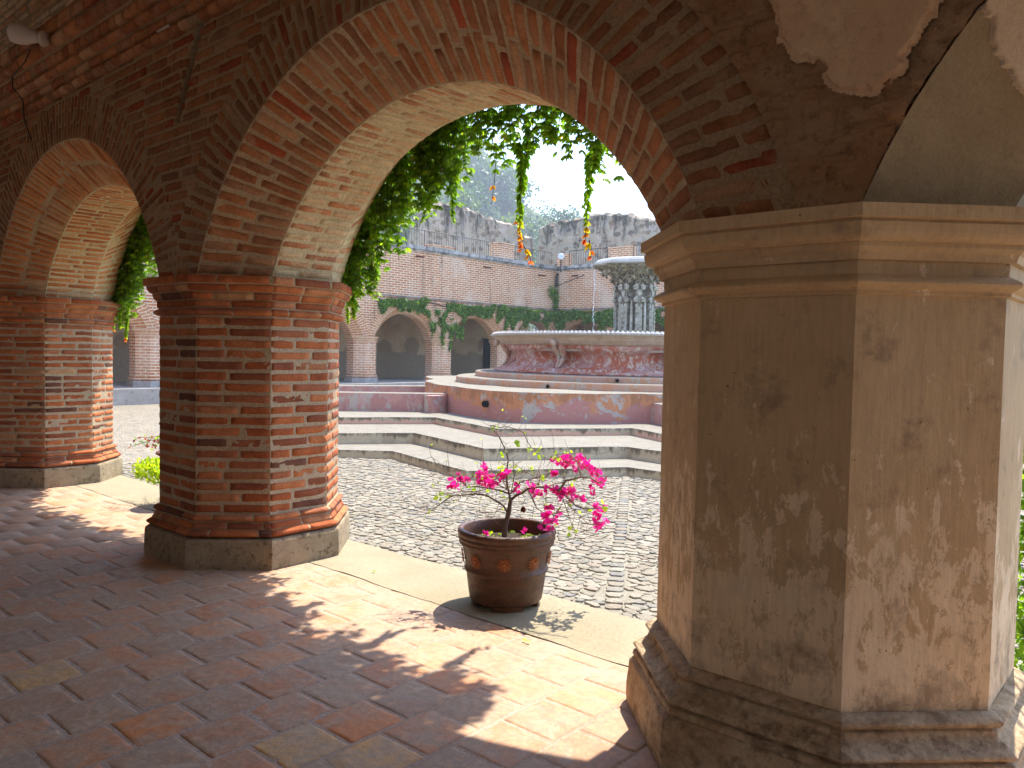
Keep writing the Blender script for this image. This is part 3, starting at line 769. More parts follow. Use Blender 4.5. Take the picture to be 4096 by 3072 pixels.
def wing(label, loc, rotz, bays, sp, first, length, x_start, seed):
    """local x along the wing, +y towards its corridor, courtyard face at y=-WY; floor at z=0"""
    t = thing('cloister_wing', label, 'building', loc, None, rotz)
    cw = CH; ri, ro, rr = (sp-2*WX)/2, 0, 0
    half = ri; czz = ZC-.745; RI_ = math.hypot(half, .745); RO_ = RI_+.335; RR_ = RO_+.34
    def aa(r, T): b = np.arcsin(.745/r); return b+(math.pi-2*b)*T
    AL = RI_*2.25
    # arches
    for k in range(bays):
        cx = first+sp*(k+.5); mb = MB()
        pf = [(-WY, RO_), (-WY+CH, RI_), (WY-CH, RI_), (WY, RO_)]
        for (ya, ra), (yb, rb) in zip(pf, pf[1:]):
            def P(U, T): r = ra+(rb-ra)*U; A = aa(r, T); return np.stack([cx-r*np.cos(A), ya+(yb-ya)*U, czz+r*np.sin(A)], 1)
            mb.grid(P, np.array([0, .5, 1]), np.linspace(0, 1, 33), 0, 0., lambda U, T: (U*.49, T*AL))
        for yy in (-WY-.012,):
            def P(U, T):
                A = aa(U, T); x_ = cx-U*np.cos(A); x_ = np.clip(x_, cx-sp/2, cx+sp/2)
                return np.stack([x_, yy+0*U, czz+U*np.sin(A)], 1)
            mb.grid(P, np.linspace(RO_-.02, RR_, 4), np.linspace(0, 1, 49), 0, 0., lambda U, T: (U, T*AL*1.2))
        mb.build('arch', [M_fararch], t)
    def za(x):
        k = np.clip(np.floor((x-first)/sp), 0, bays-1); dx = np.abs(x-(first+sp*(k+.5)))
        z_ = np.where((dx < math.sqrt(RO_**2-.745**2)) & (x > first) & (x < first+bays*sp), czz+np.sqrt(np.maximum(RO_**2-dx**2, 0)), ZC)
        return np.where((x < first-.65) | (x > first+bays*sp+.65), -.4, z_)
    xs_ = np.arange(x_start, x_start+length+.01, .08)
    mb = MB()
    for yy in (-WY, WY):
        mb.grid(lambda U, V: np.stack([U, yy+0*U, za(U)+(3.9-za(U))*V], 1), xs_, np.array([0, .5, 1]), 0, 0., lambda U, V: (U, za(U)+(3.9-za(U))*V))
    mb.build('arcade_face', [M_farbrick], t)
    mb = MB(); mb.box((x_start, -WY+.05, 3.9), (x_start+length, -WY+.6, 6.18))
    mb.build('upper_wall', [M_farbrick], t)
    mb = MB(); mb.box((x_start, -WY-.04, 3.86), (x_start+length, -WY+.1, 3.96)); mb.build('string_course', [M_stain], t)
    mb = MB(); rg = random.Random(seed)
    x = x_start
    while x < x_start+length:
        l = rg.uniform(1.2, 2.6); mb.box((x, -WY-.09, 6.18+rg.uniform(-.01, .01)), (min(x+l, x_start+length), -WY+.5, 6.36+rg.uniform(-.02, .02))); x += l+.004
    mb.box((x_start, -WY-.02, 6.10), (x_start+length, -WY+.049, 6.175))
    mb.build('coping', [M_coping], t)
    mb = MB(); mb.box((x_start, -WY+.6, 5.7), (x_start+length, WY+3.4, 6.0)); mb.box((x_start, WY, 3.6), (x_start+length, WY+3.1, 3.8)); mb.build('roof', [M_farstone], t)
    mb = MB(); mb.box((x_start, WY+3.1, -.1), (x_start+length, WY+3.6, 6.0)); mb.build('back_wall', [M_wplaster], t)
    mb = MB(); mb.box((x_start, -WY-.9, GZ-.1), (x_start+length, WY+3.1, -.005)); mb.build('platform', [M_farstone], t)
    return t
t = NT('stained_course', .9, .1); o = t.obj()
M_stain = t.out(t.mix(t.ramp(t.noise(o, 2, 6, .7), [(.4, 0.), (.6, 1.)]), (.16, .12, .095), (.34, .24, .18)))
t = NT('coping_plaster', .9, .1); o = t.obj()
M_coping = t.out(t.mix(t.ramp(t.noise(t.map(o, (1, 1, .4)), 2.2, 7, .75, .5), [(.42, 0.), (.62, 1.)]), (.45, .43, .39), (.10, .095, .09)))
ZW = .08; WXc, WYc = -28.25, 35.8
wl = wing('left wing of the cloister, pale red brick running away to the far corner', (WXc, 0, ZW), math.pi/2, 8, 4.7, -1.6, 44, -6.0, 1)
wl.location = (WXc, 0, ZW)
wf = wing('far wing of red brick facing the camera across the courtyard, half hidden by the fountain', (0, WYc, ZW), 0, 7, 4.7, WXc, 40, -28.9, 2)
# rotz=90deg turns local x to world y and local -y (courtyard face) to world +x
GF = 'brick pillars of the far wings'
proto = None
def place_far(loc, label, rot=0):
    global proto
    if proto is None:
        proto = brick_pillar('arcade_pillar', label, loc, GF, False); o = proto
    else: o = copy_tree(proto); o.location = loc
    o.rotation_euler[2] = rot; o['label'] = label; return o
lw = [(12.6, 'brick pillar of the left wing seen through the left arch, on a white plinth'), (17.3, 'brick pillar of the left wing hidden behind the near brick pillar'),
      (22.0, 'brick pillar of the left wing just right of the hanging vine tail'), (26.7, 'brick pillar of the left wing under the long creeper tail, left of the fountain'),
      (31.4, 'brick pillar of the left wing half hidden by the rim of the fountain basin'), (7.9, 'brick pillar of the left wing nearest the near arcade')]
for yy, lab in lw: place_far((WXc, yy, ZW), lab, math.pi/2)
place_far((WXc, WYc, ZW), 'corner pillar where the two far wings meet, behind the fountain basin')
for k in range(1, 8): place_far((WXc+4.7*k, WYc, ZW), ['first', 'second', 'third', 'fourth', 'fifth', 'sixth', 'seventh'][k-1]+' pillar of the facing wing counted from its left corner, behind the fountain')
# dark doorway on the back wall of the left wing
d_ = MB(); q = at(495.5, 372, 0, -24.55-0*1); 
dy0, dy1 = at(482.3, 345, 0, WXc-WY-3.09)[1], at(490.5, 345, 0, WXc-WY-3.09)[1]; dzt = at(485, 338.6, 0, WXc-WY-3.09)[2]-ZW
dw = thing('doorway', 'tall dark doorway in the shaded back wall of the left wing', 'doorway', (WXc-WY-3.09, (dy0+dy1)/2, ZW))
hw = (dy1-dy0)/2
d_.box((-.02, -hw, 0), (.02, hw, dzt)); d_.build('opening', [M_dark], dw)
d_ = MB(); d_.box((-.02, -hw-.08, 0), (.05, -hw, dzt+.08)); d_.box((-.02, hw, 0), (.05, hw+.08, dzt+.08)); d_.box((-.02, -hw, dzt), (.05, hw, dzt+.08)); d_.build('frame', [M_wplaster], dw)
# terrace piers, railings, spouts, flood lamp, drainpipe
XF = WXc+WY; YF = WYc-WY
t_ = [('low', 25.67, 27.04, 6.52), ('tall', 30.3, 31.5, 7.17)]
for (nm, y0, y1, zt_) in t_:
    mb = MB(); mb.box((XF-.62, y0, 6.3), (XF+.03, y1, zt_)); mb.box((XF-.66, y0-.03, zt_), (XF+.06, y1+.03, zt_+.08))
    tag(mb.build('brick_pier', [M_farbrick]), f'{nm} brick pier on the coping of the left wing', 'pier')
for (x0, x1, z1, lab) in ((-27.65, -27.0, 7.05, 'brick pier at the inner corner of the far wings, below the flood lamp'), (-24.16, -22.76, 7.2, 'brick pier on the facing wing above the fountain bowl'), (-18.6, -17.2, 7.2, 'brick pier on the facing wing right of the fountain bowl')):
    mb = MB(); mb.box((x0, YF-.03+.1, 6.3), (x1, YF+.62, z1)); mb.box((x0-.03, YF+.04, z1), (x1+.03, YF+.65, z1+.08)); tag(mb.build('brick_pier', [M_farbrick]), lab, 'pier')
M_iron = simple('iron', (.03, .028, .026), .6)
def railing(p0, p1, z0, z1, lab):
    p0 = np.array(p0); p1 = np.array(p1); L = np.linalg.norm(p1-p0); t = thing('iron_railing', lab, 'railing', (*p0, z0)); d = (p1-p0)/L
    mb = MB(); H = z1-z0
    for z_ in (.08, H): mb.tube([(0, 0, z_), (*(d*L), z_)], .022, 4)
    mb.build('rail', [M_iron], t)
    mb = MB(); n = int(L/.16)
    for k in range(n+1): mb.tube([(*(d*L*k/n), 0), (*(d*L*k/n), H+.02)], .011 if k % 12 else .024, 4, cap=False)
    mb.build('bars', [M_iron], t)
railing((XF-.35, 12), (XF-.35, 30.25), 6.36, 7.25, 'iron railing along the terrace edge of the left wing')
railing((XF-.35, 31.55), (XF-.35, 35.2), 6.36, 7.25, 'short iron railing between tall pier and inner corner')
railing((-26.95, YF+.3), (-24.2, YF+.3), 6.36, 7.3, 'iron railing on the facing wing left of the pier over the fountain')
railing((-22.7, YF+.3), (-10, YF+.3), 6.36, 7.3, 'iron railing on the facing wing right of the pier over the fountain')
M_spout = simple('clay_spout', (.12, .06, .045), .8, .2, .4)
for p, d, lab in [((XF, 24.72, 5.96), (1, 0), 'clay waterspout under the low pier of the left wing'), ((XF, 29.31, 5.9), (1, 0), 'clay waterspout in the middle of the left wing wall'),
                  ((XF, 33.72, 5.86), (1, 0), 'clay waterspout of the left wing nearest the inner corner'), ((-26.2, YF, 5.9), (0, -1), 'clay waterspout of the facing wing beside the drainpipe')]:
    mb = MB(); th = np.linspace(math.pi, 2*math.pi, 8)
    e = np.array([-d[1], d[0]])
    for r_ in (.075, .055):
        V = []
        for s_ in (-.05, .42):
            for a in th: V.append((p[0]*0+d[0]*s_+e[0]*r_*math.cos(a), d[1]*s_+e[1]*r_*math.cos(a), r_*math.sin(a)-s_*.15))
        mb.add(V, [[j, j+1, j+9, j+8] for j in range(7)])
    V = []
    for r_ in (.075, .055):
        for a in th: V.append((d[0]*.42+e[0]*r_*math.cos(a), d[1]*.42+e[1]*r_*math.cos(a), r_*math.sin(a)-.063))
    mb.add(V, [[j, j+1, j+9, j+8] for j in range(7)])
    o = mb.build('waterspout', [M_spout]); o.location = p; tag(o, lab, 'spout')
dp = thing('drainpipe', 'black drainpipe elbow in the inner corner of the far wings', 'pipe', (XF+.15, YF-.12, 5.3))
mb = MB(); mb.tube([(0, 0, 0), (0, 0, .55), (.05, .02, .75)], .07, 8); mb.build('pipe', [M_iron], dp)
mb = MB(); mb.tube([(.12, 0, .05), (1.9, 0, .55)], .022, 6); mb.tube([(0, 0, -.02), (0, 0, .12)], .11, 8); mb.build('collar', [M_iron], dp)
fl_ = thing('flood_lamp', 'round pale flood lamp on a post before the corner pier', 'lamp', (-27.25, YF-.1, 6.3))
mb = MB(); mb.tube([(0, 0, -.2), (0, 0, .55)], .03, 6); mb.build('post', [M_iron], fl_)
mb = MB(); mb.lathe([(0, 0), (.12, .01), (.17, .08), (.19, .16), (.17, .17), (.0, .17)], k=16); o = mb.build('lamp_head', [simple('lamp_grey', (.5, .5, .48), .4, .5)], fl_, True)
o.location = (0, 0, .62); o.rotation_euler = (R(75), 0, R(40))

# ------------------------------------------------------------------ ruined walls beyond the terraces
def ruin_mat():
    t = NT('ruin_masonry', .95, .1); o = t.obj()
    n1 = t.noise(o, .55, 7, .72, .8); n2 = t.noise(o, 2.2, 7, .8, .6); wob = t.noise(o, 1.5, 4, .6, 0, True)
    vv = t.n('ShaderNodeVectorMath', {0: o, 1: t.n('ShaderNodeVectorMath', {0: wob, 'Scale': .5}, operation='SCALE').outputs[0]}, operation='ADD').outputs[0]
    v = t.n('ShaderNodeTexVoronoi', {'Vector': t.map(vv, (1, 1, 1.35)), 'Scale': 2.1}, feature='F1')
    st = t.ramp(t.sep(v.outputs['Color'])[0], [(0, (.21, .165, .12)), (.25, (.30, .235, .17)), (.45, (.15, .125, .10)), (.6, (.25, .17, .12)), (.8, (.34, .30, .25))], 'CONSTANT')
    edge = t.ramp(v.outputs[0], [(.36, 1.), (.5, 0.)])
    c = t.mix(edge, (.36, .30, .225), st)
    c = t.mix(t.ramp(n1, [(.55, 0.), (.58, 1.)]), c, t.mix(t.ramp(n2, [(.4, 0.), (.6, 1.)]), (.46, .39, .32), (.37, .28, .21)))
    streak = t.noise(t.map(o, (1, 1, .25)), 1.7, 7, .8, .4)
    hgt = t.n('ShaderNodeMapRange', {'Value': t.sep(o)[2], 'From Min': 7.5, 'From Max': 10., 'To Min': -.04, 'To Max': .12}).outputs[0]
    c = t.mix(t.ramp(t.math('ADD', streak, hgt), [(.53, 0.), (.66, .88)]), c, (.055, .05, .042))
    nm = t.bump(t.math('ADD', t.math('MULTIPLY', edge, .4), n2), .9, .08)
    return t.out(c, nm)
M_ruin = ruin_mat()
def ruin(name, label, prof, base_z, along, depth, seed):
    """prof: (s, z) top line along the wall; a rough wall with thickness"""
    o = thing(name, label, 'ruin')
    prof = np.array(prof); s0, s1 = prof[0, 0], prof[-1, 0]; mb = MB()
    ss = np.linspace(s0, s1, int(abs(s1-s0)/.12)+2)
    def top(s): return np.interp(s, prof[:, 0], prof[:, 1])+.22*fbm(np.stack([s, s*0, s*0+seed], 1), 1.7, seed, 4)
    def mk(off, flip):
        def P(U, V):
            zt_ = top(U); z_ = base_z+(zt_-base_z)*V
            q = np.stack([U, z_, 0*U+off], 1); d = fbm(q, 1.3, seed, 5)*.16+off*(1-.35*V**3)
            X = along(U, d); return np.stack([X[0], X[1], z_], 1)
        mb.grid(P, ss, np.linspace(0, 1, 28), flip=flip)
        return P
    Pa = mk(.0, False); Pb = mk(depth, True)
    A = lambda U, V: Pa(U, 1+0*U)*(1-V[:, None])+Pb(U, 1+0*U)*V[:, None]+np.stack([0*U, 0*U, .18*np.sin(V*math.pi)+.1*vnoise(np.stack([U, V, 0*U], 1), 6, 3)*np.sin(V*math.pi)], 1)
    mb.grid(A, ss, np.linspace(0, 1, 6))
    for s_ in (s0, s1):
        mb.grid(lambda U, V: Pa(U*0+s_, V)*(1-U[:, None])+Pb(U*0+s_, V)*U[:, None], np.linspace(0, 1, 5), np.linspace(0, 1, 28))
    mb.build('masonry', [M_ruin], o, True); return o
ruin('ruined_wall', 'jagged grey ruined wall standing above the left wing', [(29.3, 8.7), (29.8, 9.1), (30.7, 9.75), (32.1, 9.95), (33.6, 9.75), (34.8, 9.5), (36.9, 9.4), (37.7, 9.0), (39.1, 8.8)], 5.9, lambda U, d: (-33.+0*U-d+.4, U), 1.1, 3)
ruin('ruined_wall', 'long weathered ruined wall standing above the facing wing', [(-33.55, 8.9), (-33.3, 9.7), (-32.6, 9.95), (-31.8, 10.05), (-30, 10.15), (-29, 10.2), (-27.1, 10.), (-24.6, 9.45), (-22, 9.2), (-19, 9.6), (-14, 9.0), (-8, 8.)], 5.9, lambda U, d: (U, 41.+0*U+d-.4), 1.3, 4)

# ------------------------------------------------------------------ fountain
def paint_mat(name, a, b, c3, white, sc_=1., dark=(.13, .11, .09), dk=.6):
    t = NT(name, .9, .2); o = t.obj()
    n1 = t.noise(o, 1.1*sc_, 7, .7, .8); n2 = t.noise(t.map(o, (1, 1, .5)), 3.2*sc_, 7, .75, .5); n3 = t.noise(o, 40, 4, .7)
    c = t.mix(t.ramp(n1, [(.47, 0.), (.50, 1.)]), a, b)
    c = t.mix(t.ramp(n2, [(.53, 0.), (.56, .9)]), c, c3)
    c = t.mix(t.ramp(t.noise(t.map(o, (1.4, 1.4, .25)), 3., 6, .7), [(.58, 0.), (.7, white)]), c, (.50, .47, .44))
    c = t.mix(t.ramp(t.noise(o, 2.4*sc_, 6, .8, .3), [(.60, 0.), (.68, dk)]), c, dark)
    c = t.mix(.4, c, t.ramp(n3, [(.3, .6), (.7, 1.1)]), 'MULTIPLY')
    return t.out(c, t.bump(t.math('ADD', n2, n3), .4, .01))
def riser_mat(name, up, low, lowpos, dirt, patchc, pk=.56, scale=1.):
    t = NT(name, .92, .15); o = t.obj(); v = t.sep(t.uv())[1]
    n1 = t.noise(t.map(o, (1, 1, .8)), 1.3*scale, 7, .72, .6); n2 = t.noise(t.map(o, (1, 1, .45)), 4*scale, 7, .78, .4); n3 = t.noise(o, 45, 4, .7)
    f = t.math('ADD', v, t.math('MULTIPLY', t.math('SUBTRACT', n1, .5), 2.2))
    c = t.mix(t.ramp(f, [(lowpos, 0.), (lowpos+.03, 1.)]), low, up)
    c = t.mix(t.ramp(t.noise(o, 2.1*scale, 6, .75, .5), [(pk, 0.), (pk+.03, 1.)]), c, patchc)
    g_ = t.math('ADD', t.math('MULTIPLY', v, .35), n2)
    c = t.mix(t.ramp(g_, [(.74, 0.), (.84, dirt)]), c, (.075, .06, .042))
    c = t.mix(.45, c, t.ramp(n3, [(.3, .6), (.7, 1.1)]), 'MULTIPLY')
    return t.out(c, t.bump(t.math('ADD', n2, n3), .5, .012))
M_riser = riser_mat('grimy_riser', (.47, .41, .29), (.52, .46, .335), .5, .8, (.40, .345, .245))
M_riserpink = riser_mat('pink_riser', (.44, .385, .275), (.60, .38, .28), .62, .75, (.44, .385, .28), .60)
M_drum = riser_mat('drum_render', (.52, .24, .12), (.45, .22, .19), .45, .35, (.43, .395, .35), .55, .9)
M_step = paint_mat('step_concrete', (.36, .33, .26), (.42, .39, .31), (.30, .27, .21), .5, 1., (.085, .07, .05), .85)
M_steppink = paint_mat('step_pink_render', (.46, .32, .27), (.40, .36, .29), (.33, .30, .24), .3, 1.2, (.12, .10, .07), .8)
M_pink = paint_mat('pink_render', (.42, .215, .19), (.48, .265, .225), (.42, .38, .33), .6, 1.5, (.25, .2, .17), .4)
M_orange = paint_mat('orange_render', (.52, .27, .15), (.50, .30, .21), (.42, .37, .29), .5, 1.6, (.2, .17, .12), .6)
M_bowl = paint_mat('bowl_render', (.40, .13, .075), (.43, .235, .20), (.55, .47, .38), 1., 2.2, (.15, .12, .11), .7)
M_top = stone_mat('tread_stone', (.25, .23, .185), (.205, .185, .145), (.13, .115, .085), 1.8, .9)
t = NT('carved_stone', .95, .1); o = t.obj(); n1 = t.noise(o, 3, 6, .7, .5); n2 = t.noise(o, 9, 7, .8, .4)
ca = t.mix(t.ramp(n1, [(.4, 0.), (.6, 1.)]), (.46, .42, .34), (.36, .30, .19))
ca = t.mix(t.ramp(n2, [(.46, 0.), (.56, .95)]), ca, (.07, .06, .045))
M_carved2 = t.out(ca, t.bump(n2, .8, .02)); t = NT('carved_light', .9, .15); o = t.obj(); ca = t.mix(t.ramp(t.noise(o, 7, 7, .75), [(.52, 0.), (.64, .8)]), t.mix(t.ramp(t.noise(o, 2.5, 5), [(.4, 0.), (.6, 1.)]), (.58, .54, .45), (.46, .41, .30)), (.15, .13, .095)); n2 = t.noise(o, 20, 5, .7)
M_carvedl = t.out(ca, t.bump(n2, .5, .02)); t = NT('carved_core', .95, .1); o = t.obj(); n2 = t.noise(o, 9, 7, .8, .4); ca = t.mix(t.ramp(n2, [(.42, 0.), (.6, 1.)]), (.17, .15, .11), (.42, .38, .30))
M_carved = t.out(ca, t.bump(t.math('ADD', n2, t.vor(o, 14)), 1., .05))
fo = thing('fountain', 'large tiered stone fountain with star shaped steps, painted drum and carved column', 'fountain', (FC[0], FC[1], 0))
def pol(r, a): return np.array([r*math.cos(R(a)), r*math.sin(R(a))])
def star(vis, lobe):
    """one quarter of the plan from its visible corners (r, angle) then repeated four times"""
    q = []
    for k in range(4):
        for r, a in vis+lobe: q.append(pol(r, a+90*k))
    return np.array(q)
s1 = star([(10.30, -82.3), (11.58, -70.0), (10.2, -57.8)], [(12.1, -45.3), (12.1, -4.7)])
s2 = star([(9.15, -85.2), (10.4, -71.2), (9.1, -57.8)], [(10.9, -47.5), (10.9, -2.8)])
s3 = star([(7.5, -92.8), (8.6, -74.8), (7.1, -57.5)], [(9.3, -50), (9.3, -100+90)])
def prism(mb, poly, z0, z1, ms=0, mt=1, inner=None, bev=.02):
    n = len(poly); c = poly.mean(0)
    dirs = (poly-c)/np.linalg.norm(poly-c, axis=1)[:, None]
    for i in range(n):
        j = (i+1) % n; L = np.linalg.norm(poly[j]-poly[i]); k = max(1, int(L/.25))
        def P(U, V, i=i, j=j):
            p = poly[i]*(1-U[:, None])+poly[j]*U[:, None]; dd = dirs[i]*(1-U[:, None])+dirs[j]*U[:, None]
            z_ = z0+(z1-z0)*np.clip(V, 0, 1); q = np.stack([p[:, 0], p[:, 1], z_], 1)
            off = .012*fbm(q, 2.5, 4)-np.where(V >= 1, bev*.4, 0)
            return np.stack([p[:, 0]+dd[:, 0]*off, p[:, 1]+dd[:, 1]*off, z_+.012*fbm(q*np.array([1, 1, 0]), 1.2, 8)*(V > .5)], 1)
        mb.grid(P, np.linspace(0, 1, k+1), np.array([0, .5, .9, 1.]), ms)
        def T(U, V, i=i, j=j):
            p = P(U, 1+0*V); qn = (inner[i]*(1-U[:, None])+inner[j]*U[:, None]) if inner is not None else (c[None]+0*p[:, :2])
            r_ = p*(1-V[:, None]); r_[:, :2] += qn*V[:, None]; r_[:, 2] = p[:, 2]*(1-V)+z1*V; return r_
        mb.grid(T, np.linspace(0, 1, k+1), np.linspace(0, 1, 5 if inner is not None else 3), mt)
Z1, Z2, Z3 = -.30, -.09, .06
mb = MB(); prism(mb, s1, GZ-.05, Z1, 0, 1, s2*.96); mb.build('lower_step', [M_riser, M_top], fo, False)
mb = MB(); prism(mb, s2, Z1-.05, Z2, 0, 1, s3*.96); mb.build('middle_step', [M_riser, M_top], fo, False)
mb = MB(); prism(mb, s3, Z2-.05, Z3, 0, 1, None); mb.build('upper_step', [M_riserpink, M_top], fo, False)
# drum: rounded eight sided, then two round tiers
dv = star([(6.4, -101), (7.0, -84), (7.25, -76), (6.3, -62), (5.85, -55)], [(6.1, -40), (6.2, -20)])
def smooth_poly(p, it=2):
    for _ in range(it):
        q = []
        for i in range(len(p)):
            a, b = p[i], p[(i+1) % len(p)]; q += [a*.75+b*.25, a*.25+b*.75]
        p = np.array(q)
    return p
dvs = smooth_poly(dv, 2)
mb = MB(); prism(mb, dvs, Z3-.02, .70, 0, 1, None); mb.build('drum', [M_drum, M_top], fo, False)
def tier(r, z0, z1, nm):
    mb = MB(); mb.lathe([(r+.01, z0), (r+.015, z1-.03), (r, z1), (r-.6, z1+.004), (0, z1+.01)], k=96, rfun=lambda rr_, z_, A: rr_*(1+.012*np.cos(4*(A+R(15)))+.004*np.sin(11*A)))
    o = mb.build(nm, [M_orange], fo, False)
    n = len(o.data.polygons)//4
    o.data.materials.append(M_top)
    mi = np.zeros(len(o.data.polygons), np.int32); 
    for i, p_ in enumerate(o.data.polygons):
        if abs(p_.normal.z) > .5: mi[i] = 1
    o.data.polygons.foreach_set('material_index', mi)
tier(5.15, .68, .86, 'lower_tier'); tier(4.6, .84, 1.01, 'upper_tier')
# pool walls on the lobes either side
def lowwall(pts, z0, z1, th, nm):
    mb = MB(); pts = np.array(pts)
    for a, b in zip(pts, pts[1:]):
        d = (b-a)/np.linalg.norm(b-a); nrm = np.array([-d[1], d[0]])*th; k = max(2, int(np.linalg.norm(b-a)/.3))
        def side(off, flip):
            def P(U, V):
                p = a+(b-a)*U[:, None]+nrm*off; z_ = z0+(z1-z0)*V; return np.stack([p[:, 0], p[:, 1], z_], 1)
            mb.grid(P, np.linspace(0, 1, k), np.linspace(0, 1, 3), 0, flip=flip)
        side(0, False); side(1, True)
        mb.grid(lambda U, V: np.stack([(a+(b-a)*U[:, None]+nrm*V[:, None])[:, 0], (a+(b-a)*U[:, None]+nrm*V[:, None])[:, 1], z1+.02*np.sin(V*math.pi)], 1), np.linspace(0, 1, k), np.linspace(0, 1, 5), 1)
        for e in (a, b):
            V = [(*e, z0), (*(e+nrm), z0), (*(e+nrm), z1), (*e, z1)]; mb.add(V, [[0, 1, 2, 3]])
    return mb.build(nm, [M_pink, M_top], fo, False)
for k in range(4):
    rot = lambda r, a: pol(r, a+90*k)
    lowwall([rot(6.4, -101.5), rot(8.85, -111), rot(9.2, -117), rot(9.2, -129), rot(8.85, -135), rot(5.75, -144.2)], Z3-.02, .50, -.36, 'pool_wall')
mb = MB(); mb.box((-1.55, -6.75, Z3-.02), (-1.25, -6.35, .47)); mb.build('stub_pier', [M_pink], fo)
# drain holes
def hole(r, a, z_, rad, nm, sq=False):
    p = pol(r, a); mb = MB(); d = -p/np.linalg.norm(p)
    P3 = np.array([p[0], p[1], z_]); dv3 = np.array([d[0], d[1], 0])
    mb.tube([P3-dv3*.012, P3+dv3*.2], rad, 4 if sq else 14); mb.build(nm, [M_dark], fo)
hole(7.02, -84.6, .40, .075, 'drain_hole')
hole(5.17, -80, .76, .05, 'drain_hole', True); hole(4.63, -62, .93, .05, 'drain_hole', True)
# the great basin
A8 = R(-65)
def bowlr(r, z_, A):
    ph = 8*(A-A8)
    body = np.clip((z_-1.1)/.3, 0, 1)*np.clip((1.86-z_)/.1, 0, 1)
    return r*(1+.012*np.cos(ph))+body*(.15*np.cos(ph)*np.sin((z_-1.15)*5.2)-.02*np.cos(3*ph))
bp = [(3.95, 1.0), (4.04, 1.02), (4.05, 1.06), (3.98, 1.09), (3.88, 1.10), (3.88, 1.14), (3.80, 1.16), (3.68, 1.22), (3.58, 1.32), (3.55, 1.40), (3.56, 1.48), (3.64, 1.56), (3.74, 1.62), (3.80, 1.68), (3.82, 1.75), (3.80, 1.80)]
mb = MB(); mb.lathe(bp, k=320, rfun=bowlr); mb.build('basin_body', [M_bowl], fo, True)
mb = MB(); mb.lathe([(3.80, 1.755), (3.88, 1.76), (3.89, 1.79), (3.93, 1.80), (3.93, 1.83), (3.97, 1.85), (4.0, 1.89), (4.01, 1.93), (4.05, 1.945), (4.05, 1.985)], k=320, rfun=bowlr); mb.build('basin_cornice', [stone_mat('basin_stone', (.50, .42, .33), (.44, .34, .26), (.25, .2, .15), 1.5, .6)], fo, True)
mb = MB()
def rimr(r, z_, A): return r*(1+.012*np.cos(8*(A-A8)))+np.where(r > 4.03, .05*np.abs(np.sin(A*110+z_*60)), 0)
mb.lathe([(4.03, 1.985), (4.09, 1.99), (4.14, 2.02), (4.14, 2.05), (4.10, 2.08), (4.06, 2.09), (4.08, 2.11), (3.80, 2.12), (3.75, 1.95), (3.7, 1.6), (0, 1.55)], k=720, rfun=rimr)
mb.build('basin_rim', [stone_mat('rim_stone', (.62, .60, .55), (.55, .52, .46), (.12, .11, .10), 4., .8)], fo, True)
mb = MB(); mb.lathe([(3.72, 1.9), (0, 1.9)], k=64); mb.build('basin_water', [simple('pool_water', (.05, .08, .07), .08, .5)], fo, True)
random.seed(2)
# figures at the panel ribs: a leaning carved bracket each
M_rib = paint_mat('rib_render', (.42, .22, .15), (.48, .36, .27), (.45, .38, .3), .6, 3.)
for k in range(8):
    mb = MB(); a = A8+math.pi/8+k*math.pi/4
    for s_ in (-1, 1):
        pts = []
        for j in range(9):
            f_ = j/8; rr_ = 3.86-.22*math.sin(f_*2.9); pts.append(((rr_)*math.cos(a+s_*(.030-.022*f_)), rr_*math.sin(a+s_*(.030-.022*f_)), 1.80-.62*f_))
        mb.tube(pts, [.05, .085, .10, .09, .07, .06, .05, .04, .02], 8)
    rr_ = 4.0; c_, s2_ = math.cos(a), math.sin(a)
    mb.lathe([(0, -.09), (.07, -.06), (.09, 0), (.07, .07), (0, .1)], (rr_*c_, rr_*s2_, 1.80), 10)
    mb.build('rib_carving', [M_rib], fo, True)
# carved column: eight pilasters with scrolls
mb = MB()
def colr(r, z_, A):
    c8 = np.cos(8*A); pil = np.where(c8 > .0, 1, 0)*.07
    q = np.stack([A*3, z_*3+0*A, 0*A], 1)
    return r*(1+.0*A)+np.clip(c8*3, -1, 1)*.075+.016*fbm(q, 6, 3, 4)
mb.lathe([(.56, 1.6), (.54, 1.9), (.50, 2.1), (.49, 2.8), (.50, 3.0), (.53, 3.2), (.50, 3.35), (.47, 3.5), (.46, 3.7)], k=192, rfun=colr)
mb.build('column', [M_carved], fo, True)
def torus(mb, c, n, r, rad, k=14, arc=2*math.pi, spiral=.0, start=0.):
    n = np.array(n)/np.linalg.norm(n); e2 = np.array([0, 0, 1.]); e1 = np.cross(e2, n)
    pts = [np.array(c)+(r*(1-spiral*j/k))*(math.cos(start+arc*j/k)*e1+math.sin(start+arc*j/k)*e2) for j in range(k+1)]
    mb.tube(pts, rad, 5, cap=False)
mb = MB()
